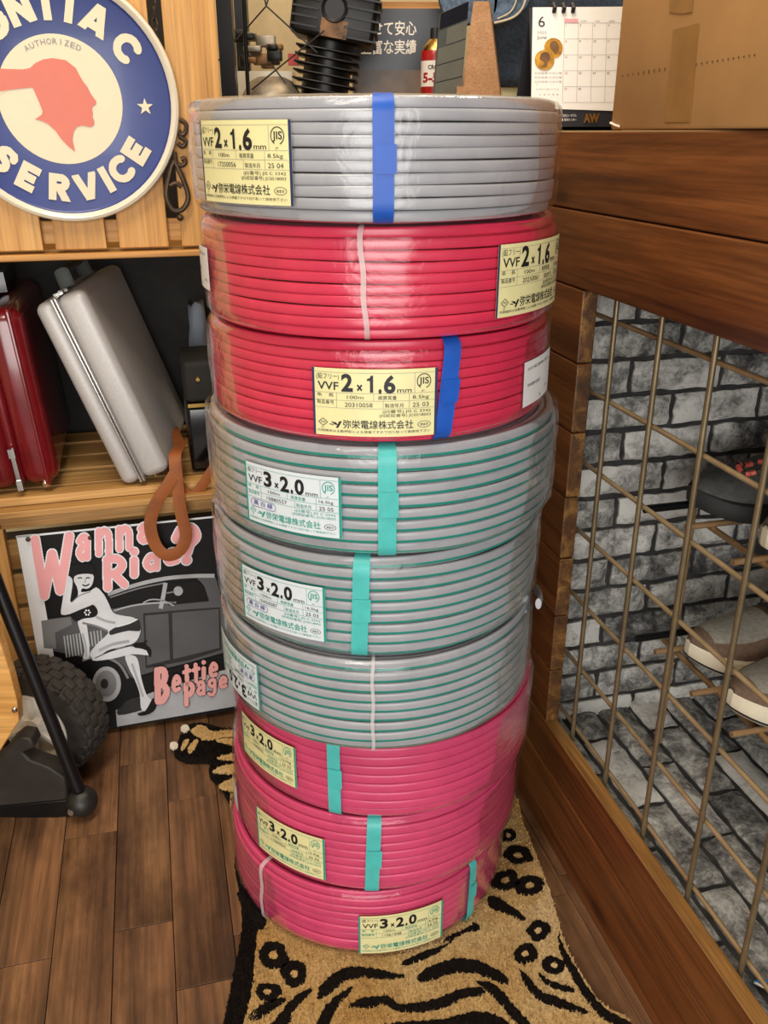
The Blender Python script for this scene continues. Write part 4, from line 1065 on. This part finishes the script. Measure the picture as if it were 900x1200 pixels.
for k, (x, y) in enumerate(((217, 855), (204, 875))):
    a, _ = rug_poly('claw_tuft', ell(x, y, 5, 4.5, 8), 'rug_white', .0096, .003, .001, 3, 120 + k); 
# short pile fibres
def inside(P, poly):
    poly = np.array(poly); x, y = P[:, 0], P[:, 1]; r = np.zeros(len(P), bool); j = len(poly) - 1
    for i in range(len(poly)):
        c = ((poly[i, 1] > y) != (poly[j, 1] > y)) & (x < (poly[j, 0] - poly[i, 0]) * (y - poly[i, 1]) / (poly[j, 1] - poly[i, 1] + 1e-12) + poly[i, 0])
        r ^= c; j = i
    return r
rg = np.random.default_rng(4); Np = 130000
Pp = np.stack([rg.uniform(-.42, .36, Np), rg.uniform(.60, 1.26, Np)], 1)
kc0 = CO[8]; keep = np.hypot(Pp[:, 0] - kc0[0], Pp[:, 1] - kc0[1]) > .186
Pp = Pp[keep & ((Pp[:, 1] < 1.0) | (Pp[:, 0] < -.15) | (Pp[:, 0] > .15))]
intan = inside(Pp, tan); blk = np.zeros(len(Pp), bool)
for b in BL_: blk |= inside(Pp, b)
for b in HO_:
    q = inside(Pp, b); blk &= ~q; intan |= q
blk &= ~(inside(Pp, blackl) & intan)
def fibres(name, P, mat):
    n = len(P); a = rg.uniform(0, 2 * np.pi, n); w = .0009; hh = rg.uniform(.002, .0042, n); le = rg.uniform(0, .003, n); la = rg.uniform(0, 2 * np.pi, n)
    z = np.full(n, .0104); z2 = z + hh
    v = np.stack([np.stack([P[:, 0] + w * np.cos(a), P[:, 1] + w * np.sin(a), z], 1), np.stack([P[:, 0] - w * np.cos(a), P[:, 1] - w * np.sin(a), z], 1), np.stack([P[:, 0] + le * np.cos(la), P[:, 1] + le * np.sin(la), z2], 1)], 1).reshape(-1, 3)
    mb = MB(); mb.v = [tuple(x) for x in v.tolist()]; mb.f = [(3 * i, 3 * i + 1, 3 * i + 2) for i in range(n)]; mb.m = [0] * n
    o = mb.build(name, mat, rug, False); o['kind'] = 'stuff'; return o
fibres('tan_fibres', Pp[intan & ~blk], 'rug_tan'); fibres('black_fibres', Pp[(blk)], 'rug_black')

# ================================================================== ON THE COUNTER: CARTON AND DESK CALENDAR
ZT = .9638
ba = R_(10.5); bd = V(-math.sin(ba), math.cos(ba), 0); bn = V(math.cos(ba), math.sin(ba), 0)
bc0 = cab(.334, .014, ZT)                               # far left lower corner of the carton
BXL, BXD, BXH = .42, .26, .24
carton = thing('cardboard_box', bc0 - bd * (BXL / 2) + bn * (BXD / 2), 'closed brown cardboard carton with torn tape standing on the counter', 'box')
bcx = bc0 - bd * (BXL / 2) + bn * (BXD / 2); bax = (bd, -bn, ZA)
MB().rbox(bcx + ZA * (BXH / 2), (BXL, BXD, BXH), .003, bax, 2).build('carton_body', 'cardboard', carton)
def bx(px, py, lift=.0006): return at(px, py, bc0, bn) - bn * lift
MB().poly([bx(779.5, 143), bx(809, 143), bx(820, 27), bx(806, 31), bx(790, 35)], -bn, .0004).build('tape_strip', 'carton_tape', carton, False)
MB().poly([bx(785, 14), bx(800, 16), bx(812, 14), bx(814, -12), bx(786, -12)], -bn, .0004).build('tape_strip', 'carton_tape', carton, False)
mb = MB()
for k in range(26):
    x = 730 + k * 6.2; y = 89 - (x - 730) * .158
    if 783 < x < 815: continue
    h = 4.2 if 745 < x < 784 else 2.4
    a, b = bx(x, y - h / 2), bx(x, y + h / 2); w = -bd * .0007
    mb.add([a - w, a + w, b + w, b - w], [(0, 1, 2, 3)])
mb.build('perforation', 'print_black', carton, False)
MB().tube([bx(716, 144), bx(722, 147), bx(726, 148)], .0012, 6).build('torn_edge', 'paper', carton)

# desk calendar: tilted page block on a black easel base
ca = R_(4); CXd = V(math.cos(ca), math.sin(ca), 0); CYd = V(-math.sin(ca), math.cos(ca), 0)
CY0 = 1.215
cal = thing('desk_calendar', at_y(665, 150, CY0 + .03), 'desk calendar showing June standing on the counter beside the carton', 'calendar')
cup = (ZA * math.cos(R_(8)) + CYd * math.sin(R_(8))); cnn = CXd.cross(cup) 
cO = at_y(640, 149.5, CY0); cO = V(cO.x, cO.y, ZT + .0005)
cn = cnn if cnn.y < 0 else -cnn
def cq(px, py, l=0.0): return at(px, py, cO, cn) + cn * l
MB().poly([cq(620, 9), cq(757, 7), cq(743, 148.5), cq(624, 148.5)], -cn, .003).build('easel_board', 'print_black', cal)
MB().poly([cq(624, 9, .0004), cq(756, 8, .0004), cq(744, 131, .0004), cq(622, 127, .0004)], cn, .0012).build('page', 'paper', cal)
def ctext(t, px, py, hp, mat, wpx=None, bold=0.0):
    m = MB(); fn = lambda x, y: cq(px + x, py - y, .0021); put_text(m, t, fn, 0, 0, hp, wpx, bold); return m.build('print', mat, cal, False)
ctext('6', 630.5, 32, 13, 'print_black'); ctext('2025', 629, 40, 3.2, 'print_grey', 11); ctext('June', 629, 46, 4, 'print_black', 11)
def cpoly(name, pts, mat, l=.002): return MB().poly([cq(*p, l) for p in pts], cn, .0003).build(name, mat, cal, False)
cpoly('coin_print', ell(648, 57, 11, 12, 22), 'gold_coin'); cpoly('coin_print', ell(637.5, 71, 11.5, 12, 22), 'gold_coin', .0026)
cpoly('coin_face_print', smooth_poly([(634, 63), (641, 62), (644, 68), (641, 74), (640, 79), (634, 80), (637, 74), (632, 70)], 3), 'engine_worn', .003)
cpoly('coin_face_print', smooth_poly([(645, 50), (651, 49), (654, 56), (651, 64), (647, 60), (644, 56)], 3), 'engine_worn', .003)
m = MB()
def cl(x0, y0, x1, y1, w=.35):
    dx, dy = x1 - x0, y1 - y0; l_ = math.hypot(dx, dy); nx, ny = -dy / l_ * w / 2, dx / l_ * w / 2
    m.add([cq(x0 - nx, y0 - ny, .0022), cq(x1 - nx, y1 - ny, .0022), cq(x1 + nx, y1 + ny, .0022), cq(x0 + nx, y0 + ny, .0022)], [(0, 1, 2, 3)])
gx = lambda k, y: 661 + 16.5 * k - (y - 26) * .02 * 1
for r in range(6):
    y = 27.5 + r * 18.6; cl(661 - r * .4, y, 745, y - .3)
for k in range(6): cl(661 + 16.5 * k, 27.5, 658.5 + 16.5 * k, 120)
m.build('calendar_grid', 'print_grey', cal, False)
cpoly('sunday_print', [(661, 22.5), (677, 22.8), (677, 27), (661, 27)], 'print_pink')
days = [['1', '2', '3', '4', '5'], ['8', '9', '10', '11', '12'], ['15', '16', '17', '18', '19'], ['22', '23', '24', '25', '26'], ['29', '30']]
for r, row in enumerate(days):
    for k, t in enumerate(row):
        ctext(t, 662.5 + 16.5 * k - r * .5, 31.5 + r * 18.6, 2.6, 'print_red' if k == 0 else 'print_black')
for k, t in enumerate(('MON', 'TUE', 'WED', 'THU')): ctext(t, 680 + 16.5 * k, 26.4, 2.2, 'print_grey')
ctext('7', 628, 101, 2.2, 'print_grey'); ctext('S M T W T F S', 628, 106, 2.0, 'print_grey', 26); ctext('1 2 3 4 5', 632, 112, 2.0, 'print_grey', 22)
for k in range(3): ctext('記念金貨 六月の暦', 626, 87 + k * 5, 1.8, 'print_grey', 32)
m2 = ctext('AW', 683, 143.5, 10, 'brass', 19, .05); ctext('株式会社エーダブル', 655, 137, 2.6, 'paper', 20); ctext('工業 電材センター', 655, 142, 2.6, 'paper', 20)
for x in (648.5, 659.5, 670.5):
    MB().tube([cq(x, 15, .003), cq(x, 11, .007), cq(x, 6, .004), cq(x, 6, -.006), cq(x, 12, -.008)], .0026, 8).build('binding_ring', 'print_black', cal)
lg = [cq(622, 12, -.003), cq(755, 12, -.003)]; bt = [cO + CXd * -.03 + CYd * .07, cO + CXd * .12 + CYd * .07]
mb = MB(); mb.add([lg[0], lg[1], bt[1], bt[0], lg[0] + CYd * .002, lg[1] + CYd * .002, bt[1] + CYd * .002, bt[0] + CYd * .002], [(0, 1, 2, 3), (7, 6, 5, 4), (0, 4, 5, 1), (1, 5, 6, 2), (2, 6, 7, 3), (3, 7, 4, 0)]); mb.build('easel_leg', 'print_black', cal)

# ================================================================== REAR RACK AND WHAT STANDS ON IT
BZ = .900
rack = thing('metal_rack', (-.1, 1.62, 0), 'black metal rack with wire lattice side behind the cable stack', 'rack')
rx = lambda px, py, y: at_y(px, py, y)
pl = at_y(266, 50, 1.74)
for x_, y_2 in ((pl.x, 1.74), (.30, 1.74), (pl.x - .02, 2.08), (.30, 2.08)):
    MB().box((x_, y_2, .70), (.026, .026, 1.40)).build('post', 'black_metal', rack)
for z in (.10, BZ - .012):
    MB().box(((pl.x + .30) / 2, 1.91, z), (.30 - pl.x + .03, .37, .022)).build('shelf_board', 'shelf_wood' if z > .5 else 'dark_wall', rack)
MB().tube([at_y(283, -40, 1.745), at_y(291, 112, 1.745)], .0036, 8).build('lattice_wire', 'black_metal', rack)
for a, b in (((312, 7), (255, 72)), ((312, 7), (372, 62)), ((380, 36), (295, 105)), ((320, 78), (335, 98)), ((312, 7), (306, -20)), ((312, 7), (320, -20))):
    MB().tube([at_y(*a, 1.75), at_y(*b, 1.75)], .0014, 6).build('lattice_wire', 'black_metal', rack)

# finned engine cylinder, standing tilted
ey = 1.86; eng = thing('engine_cylinder', (at_y(380, 100, ey).x, ey, BZ), 'black air-cooled engine cylinder with fins on the rack behind the stack', 'engine part')
eu = V(.17, 0, .985).normalized(); er = V(eu.z, 0, -eu.x); ef = V(0, 1, 0)
eb = at_y(380, 110, ey); k_ = (at_y(452, 50, ey) - at_y(352, 50, ey)).length / 100
def eq(a, b): return eb + er * (a * k_) + eu * (b * k_)
MB().lathe([(28 * k_, -12 * k_), (28 * k_, 66 * k_)], eb, eu, 24, caps=True).build('barrel', 'engine_black', eng)
for i in range(6):
    c = eq(0, 2 + i * 8.6); MB().rbox(c, (74 * k_, 74 * k_, 2.2 * k_), 1.0 * k_, (er, ef, eu), 2).build('cooling_fin', 'engine_black', eng)
MB().rbox(eq(2, 82), (96 * k_, 88 * k_, 54 * k_), 6 * k_, (er, ef, eu), 3).build('head_block', 'engine_black', eng)
for i in range(5):
    MB().box(eq(-30, 64 + i * 9), (30 * k_, 94 * k_, 2.0 * k_), (er, ef, eu)).build('head_fin', 'engine_black', eng)
    MB().box(eq(34, 60 + i * 10), (38 * k_, 94 * k_, 2.0 * k_), (er, ef, eu)).build('head_fin', 'engine_black', eng)
MB().lathe([(.0001, 0), (11 * k_, 0), (14 * k_, 3 * k_), (15 * k_, 0)], eq(2, 86) - ef * (45 * k_), -ef, 20).build('port', 'print_black', eng)
MB().box(eq(4, 66) - ef * (44.5 * k_), (30 * k_, 2 * k_, 18 * k_), (er, ef, eu)).build('worn_patch', 'engine_worn', eng)
MB().lathe([(.0001, 4 * k_), (4 * k_, 3 * k_), (5 * k_, 0)], eq(-14, 104) - ef * (44 * k_), -ef, 12).build('stud', 'alloy', eng)
MB().lathe([(46 * k_, 108 * k_), (50 * k_, 112 * k_), (50 * k_, 130 * k_), (44 * k_, 134 * k_)], eb + er * (4 * k_), eu, 28, caps=True).build('head_cover', 'engine_black', eng)
# parts at the left of the engine
cv = at_y(318, 96, 1.82); cvr = thing('engine_cover', V(cv.x, 1.82, BZ), 'round grey alloy engine cover lying left of the black cylinder', 'engine part')
hz_ = at_y(345, 91, 1.82).z - BZ
MB().lathe([(.0001, hz_), (.024, hz_), (.040, hz_ * .95), (.056, hz_ * .80), (.066, hz_ * .5), (.070, .0)], V(cv.x, 1.82, BZ + .001), V(0, 0, 1), 28).build('dome', 'alloy', cvr)
MB().lathe([(.070, .012), (.078, .010), (.078, .0), (.07, .0)], V(cv.x, 1.82, BZ + .001), V(0, 0, 1), 28).build('flange', 'engine_worn', cvr)
bgp = at_y(298, 62, 1.92); bag = thing('parts_bag', V(bgp.x, 1.94, BZ), 'clear bag of small dark parts left of the engine cylinder', 'bag')
rr_ = random.Random(5)
tz_ = at_y(300, 84, 1.96).z
MB().box((bgp.x - .005, 1.985, (BZ + tz_) / 2), (.15, .09, tz_ - BZ)).build('tray', 'sign_rim', bag)
for i in range(14):
    c = V(bgp.x + rr_.uniform(-.04, .05), 1.975 + rr_.uniform(-.02, .02), tz_ + .012 + rr_.uniform(0, .055))
    MB().rbox(c, (rr_.uniform(.02, .04), .02, rr_.uniform(.01, .025)), .003, (V(1, 0, 0), V(0, 1, 0), V(0, 0, 1)), 2).build('small_part', rr_.choice(['engine_black', 'engine_worn', 'alloy']), bag)
MB().box(at_y(344, 70, 1.90), (.020, .012, .020)).build('red_tag', 'print_red', bag)
# advert panel
ap = thing('advert_panel', at_y(478, 100, 2.05), 'dark advertising panel with white Japanese lettering behind the spray can', 'panel')
apn = V(0, -1, 0)
def aq(px, py, l=0.0): return at_y(px, py, 2.05) + apn * l
MB().poly([aq(408, 10), aq(524, 10), aq(522, 82), aq(412, 82)], V(0, 1, 0), .01).build('dark_field', 'navy_panel', ap)
MB().poly([aq(412, 82), aq(522, 82), aq(520, 145), aq(416, 145)], V(0, 1, 0), .01).build('photo_field', 'photo_brown', ap)
MB().poly([aq(400, 2), aq(530, 2), aq(530, 10), aq(400, 10)], V(0, 1, 0), .02).build('timber_edge', 'crate_wood', ap)
m = MB(); put_text(m, '任せて安心', lambda x, y: aq(423 + x, 40 - y, .002), 0, 0, 13, 65, .012); put_text(m, '豊富な実績', lambda x, y: aq(423 + x, 62 - y, .002), 0, 0, 13, 65, .012)
m.build('lettering', 'paper', ap, False)
# spray can
cy_ = 1.84; sc_ = at_y(509, 105, cy_); can = thing('spray_can', V(sc_.x, cy_, BZ), 'red and white spray can behind the grey calendar', 'can')
r_c = 16.5 * (at_y(550, 70, cy_) - at_y(450, 70, cy_)).length / 100
zc = lambda py: at_y(509, py, cy_).z
MB().lathe([(.0001, BZ + .0005), (r_c * .96, BZ + .0005), (r_c, BZ + .003), (r_c, zc(102)), ], V(sc_.x, cy_, 0), ZA, 28).build('can_base', 'can_red', can)
MB().lathe([(r_c, zc(102)), (r_c, zc(72))], V(sc_.x, cy_, 0), ZA, 28).build('can_label', 'paper', can)
MB().lathe([(r_c, zc(72)), (r_c, zc(61)), (r_c * .97, zc(60))], V(sc_.x, cy_, 0), ZA, 28).build('can_band', 'can_red', can)
MB().lathe([(r_c * .95, zc(60)), (r_c * .85, zc(55)), (r_c * .4, zc(46)), (r_c * .3, zc(45))], V(sc_.x, cy_, 0), ZA, 24).build('dome', 'brass', can)
MB().lathe([(r_c * .38, zc(46)), (r_c * .36, zc(33)), (.0001, zc(32))], V(sc_.x, cy_, 0), ZA, 16).build('nozzle', 'black_plastic', can)
def canp(x, y): a = x / r_c; return (sc_.x + (r_c + .0004) * math.sin(a), cy_ - (r_c + .0004) * math.cos(a), y)
m = MB(); put_text(m, '5-56', canp, -r_c * .98, zc(97), .016, r_c * 1.7, .04); m.build('can_print', 'can_red', can, False)
m = MB(); put_text(m, 'CRC', canp, -r_c * .55, zc(82), .007, r_c * .7, .03); put_text(m, '▬', canp, -r_c * .65, zc(72), .010, r_c * .9, .03); m.build('can_print', 'print_black', can, False)
# grey block calendar leaning on an MDF easel
my = 1.79; mst = thing('mdf_easel', at_y(565, 110, my + .03), 'tapered brown MDF easel stand behind the top coil', 'stand')
def mq(px, py, y=my): return at_y(px, py, y)
MB().poly([mq(555, 1.5), mq(573, 1.5), mq(588, 128), mq(538, 128)], V(0.25, 1, 0).normalized(), .020).build('easel_face', 'mdf', mst)
MB().box(mq(541, 106, my - .012), (.020, .03, .012)).build('ledge', 'mdf', mst)
gc = thing('slate_calendar', at_y(528, 106, my - .02), 'grey grid wall calendar propped against the MDF easel', 'calendar')
g4 = [mq(516.5, 16, my - .035), mq(549, 1.5, my - .004), mq(539, 112, my - .010), mq(508, 118, my - .045)]
gn = (g4[1] - g4[0]).cross(g4[3] - g4[0]).normalized(); gn = gn if gn.y < 0 else -gn
g4[2] = g4[2] - gn * (g4[2] - g4[0]).dot(gn)
def gq(fx, fy, l=0.0): return (g4[0] * (1 - fx) + g4[1] * fx) * (1 - fy) + (g4[3] * (1 - fx) + g4[2] * fx) * fy + gn * l
MB().poly([gq(0, 0), gq(1, 0), gq(1, 1), gq(0, 1)], -gn, .004).build('backing', 'slate_grey', gc)
for k in range(4):
    y0 = .20 + k * .20; x0 = .28 if k == 0 else 0.0
    MB().poly([gq(x0, y0, .0005), gq(1, y0, .0005), gq(1, y0 + .185, .0005), gq(x0, y0 + .185, .0005)], gn, .0006).build('week_panel', 'slate_light', gc, False)
MB().poly([gq(0, 0, .0004), gq(1, 0, .0004), gq(1, .18, .0004), gq(0, .18, .0004)], gn, .0004).build('header', 'navy_panel', gc, False)
# hanging denim and dark cloth
dc = thing('dark_cloth', at_y(650, 100, 2.0), 'dark slate cloth hanging behind the desk calendar', 'cloth')
mb = MB(); rows = []
for j in range(9):
    py = -30 + j * 16.5; rows.append([at_y(578 + i * 9.5, py, 2.0) + V(0, .008 * math.sin(i * .9 + j * .12), 0) for i in range(19)])
mb.loft(rows, False, False); o = mb.build('cloth_panel', 'denim', dc, 'all'); sd = o.modifiers.new('thick', 'SOLIDIFY'); sd.thickness = .004
mb = MB(); mb.box(at_y(606, 104, 2.02), (.10, .02, .035)).build('cream_strip', 'label_yellow', dc)
jn_ = thing('denim_jeans', at_y(570, 20, 1.92), 'faded blue denim jeans hanging behind the MDF easel', 'jeans')
for pts, m_ in (([(515, -30), (586, -30), (584, 0), (577, 18), (540, 30), (522, 20)], 'denim_light'), ([(572, -30), (622, -30), (620, 2), (606, 18), (585, 27), (577, 24), (579, 0)], 'denim_light')):
    MB().poly([at_y(*p, 1.92) for p in smooth_poly(pts, 3)], V(0, 1, 0), .03).build('trouser_leg', m_, jn_, True, .006)
MB().tube([at_y(*p, 1.916) for p in smooth_poly([(579, 27), (600, 21), (612, 10), (618, -8)], 4, False)], .0022, 6).build('hem_stitch', 'stitch', jn_)
MB().tube([at_y(*p, 1.916) for p in smooth_poly([(583, 22), (597, 15), (604, 4), (606, -10)], 4, False)], .0016, 6).build('hem_stitch', 'stitch', jn_)
# dim things deep in the left shelf
bp = thing('white_bag', shf(.075, .24, .4515), 'pale crumpled bag in the dark behind the silver suitcase', 'bag')
mb = MB(); g = []
for j in range(12):
    f_ = j / 11; zc_ = .4515 + .235 * f_
    g.append([shf(.078 + (.024 - .010 * f_) * math.cos(a) + .006 * noise.noise(V(math.cos(a) * 2, math.sin(a) * 2, j * .7)), .25 + .022 * math.sin(a) + .010 * noise.noise(V(math.cos(a) * 3 + 5, math.sin(a) * 3, j * .6)), zc_ + .008 * math.sin(3 * a)) for a in [2 * math.pi * i / 16 for i in range(16)]])
mb.loft(g, True, True).build('bag_body', 'grey_sheet', bp, 'all')

# ================================================================== SHOE RACK AND SHOES IN THE RECESS
srk = thing('shoe_rack', cab(.1, .35, ZF), 'brass-coloured rod shoe rack inside the brick recess', 'rack')
for z in (.285, .495):
    for k in range(6):
        s = .222 - .088 * k if z < .4 else .186 - .1 * k
        rod('rail', srk, cab(s, .148, z), cab(s, .56, z), .0042, 'rack_rod')
    rod('front_bar', srk, cab(-.36, .190, z - .006), cab(.36 if z < .4 else .30, .190, z - .006), .0042, 'rack_rod')
    rod('rear_bar', srk, cab(-.36, .50, z - .006), cab(.36, .50, z - .006), .0042, 'rack_rod')
rod('rail', srk, cab(.318, .150, .290), cab(.318, .56, .290), .0042, 'rack_rod'); rod('black_bar', srk, cab(.345, .135, .298), cab(.345, .56, .298), .0055, 'black_metal')
rod('rail', srk, cab(.290, .150, .495), cab(.290, .56, .495), .0042, 'rack_rod'); rod('black_bar', srk, cab(.335, .115, .505), cab(.335, .56, .505), .0055, 'black_metal')
for s in (-.34, .352):
    for off in (.20, .5): rod('upright', srk, cab(s, off, ZF), cab(s, off, .52), .006, 'rack_rod')
def shoe(name, label, toe, L, wd, mats, yaw=0.0, laces='lace_dark', group=None):
    """toe points towards -PN; mats = sole, upper, toe cap"""
    c, s_ = math.cos(yaw), math.sin(yaw); fx = PN * c + PA * s_; fy = -PN * s_ + PA * c
    root = thing(name, toe + fx * (L / 2), label, 'shoe', group)
    def wf(t): return wd * (.52 * math.sin(min(1, t / .30) * math.pi / 2) ** .62 if t < .30 else (.52 - .13 * math.sin((t - .30) / .35 * math.pi / 2) ** 2 if t < .65 else (.39 - .02 * (t - .65) if t < .85 else .385 * math.cos((t - .85) / .15 * math.pi / 2) ** .55 + .012)))
    def pt(t, a, z): return toe + fx * (t * L) + fy * a + ZA * z
    N = 26; ts = [.5 - .5 * math.cos(math.pi * i / N) for i in range(N + 1)]; ts[0] = .004; ts[-1] = .997
    lift = lambda t: .014 * max(0, 1 - t / .22) ** 2
    out = [(t, wf(t)) for t in ts]; loop = [(t, w) for t, w in out] + [(t, -w) for t, w in reversed(out)]
    def ring(z, g, zl=1): return [pt(.5 + (t - .5) * (1 + g * .02), a * (1 + g * .05), z + lift(t) * zl) for t, a in loop]
    MB().loft([ring(.000, -.6), ring(.004, .3), ring(.014, .5), ring(.024, .3), ring(.027, -1.2)], True, True).build('sole', mats[0], root, True)
    if len(mats) > 3: MB().loft([ring(-.0005, -.9), ring(.0035, .42), ring(.0058, .52), ring(.006, 0)], True, True).build('outsole', mats[3], root, True)
    ht = lambda t: .026 + (.030 * math.sin(min(1, t / .22) * math.pi / 2) ** .7) + .045 * max(0, min(1, (t - .22) / .40)) ** 1.2 + (.012 * max(0, (t - .7) / .3))
    rows = []
    for t in ts:
        w = wf(t) * .94; h = ht(t) * (1 if .0 < t < .9 else 1); nn = 14; tp = .0 if t < .40 else min(.62, (t - .40) / .18 * .62)
        row = []
        for k in range(nn + 1):
            a = math.pi * k / nn; x = w * math.cos(a); z = .022 + (h - .022) * math.sin(a) ** .62
            x *= 1 - .25 * math.sin(a) * (1 if t > .4 else .4)
            row.append(pt(t, x, z + lift(t)))
        rows.append(row)
    cut = int(N * .44)
    tb = MB().loft(rows[:cut + 1], False, False)
    for q in range(len(tb.m)):
        i_, j_ = divmod(q, 14); tb.m[q] = 1 if (j_ < 3 or j_ > 10 or i_ < 5) else 0
    tb.build('toe_box', [mats[2], mats[1]] if mats[1] != mats[2] else [mats[2]], root, 'all')
    # rear upper, open at the collar
    rr2 = []
    for t, row in zip(ts[cut:], rows[cut:]):
        o = min(1, max(0, (t - .42) / .12)); n2 = []
        for k, p in enumerate(row):
            if 4 < k < 10:
                e = row[4] if k < 7 else row[10]; dpt = 1 - abs(k - 7) / 3
                p = p.lerp(V(p.x, p.y, p.z - .035 * o), max(0, dpt + .2))
            n2.append(p)
        rr2.append(n2)
    MB().loft(rr2, False, False).build('upper', mats[1], root, 'all')
    for k in range(4):
        t = .40 + .06 * k
        MB().tube([pt(t + .012, wd * .22, ht(t) - .004), pt(t, 0, ht(t) + .007), pt(t - .012, -wd * .22, ht(t) - .004)], .0026, 6).build('lace', laces, root)
    return root
s1 = at_z(803, 772, .300); s2 = at_z(852, 832, .300)
shoe('sneaker', 'two-tone grey and brown sneaker on the lower rack rails, farther of the pair', V(s1.x, s1.y, .2895), .285, .104, ('sole_cream', 'suede_brown', 'suede_grey', 'shoe_dark'), R_(-2), group='pair of two-tone sneakers')
shoe('sneaker', 'two-tone grey and brown sneaker on the lower rack rails, nearer of the pair', V(s2.x, s2.y, .2895), .285, .104, ('sole_cream', 'suede_brown', 'suede_grey', 'shoe_dark'), R_(2), group='pair of two-tone sneakers')
s3 = at_z(806, 588, .515)
ls = shoe('sneaker', 'dark grey running shoe with coral laces on the upper rack rails', V(s3.x, s3.y, .4995), .29, .106, ('shoe_dark', 'shoe_grey', 'shoe_grey'), R_(-4), 'coral')
lc = at_z(884, 548, .580); mb = MB(); mc = MB()
for k in range(22):
    a = 2 * math.pi * k / 22; (mb if k % 3 else mc).tube([lc + PN * (.021 * math.cos(q)) + PA * (.017 * math.sin(q)) + ZA * (.003 * math.sin(3 * q)) for q in (a, a + .14, a + .27)], .0034, 6)
mb.build('lace_loop', 'coral', ls); mc.build('lace_loop_dark', 'lace_dark', ls)
s4 = at_z(893, 640, .515)
shoe('sneaker', 'pale grey shoe at the right edge on the upper rack rails', V(s4.x, s4.y, .4995), .28, .10, ('sole_cream', 'suede_grey', 'suede_grey'), R_(2))
cb = thing('blue_cord', at_z(890, 1153, ZF + .01), 'thin blue and white cord lying on the brick floor of the recess', 'cord')
MB().tube([at_z(884, 1151, ZF + .008), at_z(900, 1150, ZF + .008), at_z(930, 1146, ZF + .008)], .0018, 8).build('cord_strand', 'cord_blue', cb)
MB().tube([at_z(884, 1151, ZF + .008), at_z(893, 1156, ZF + .008), at_z(925, 1165, ZF + .008)], .0014, 8).build('cord_strand', 'paper', cb)
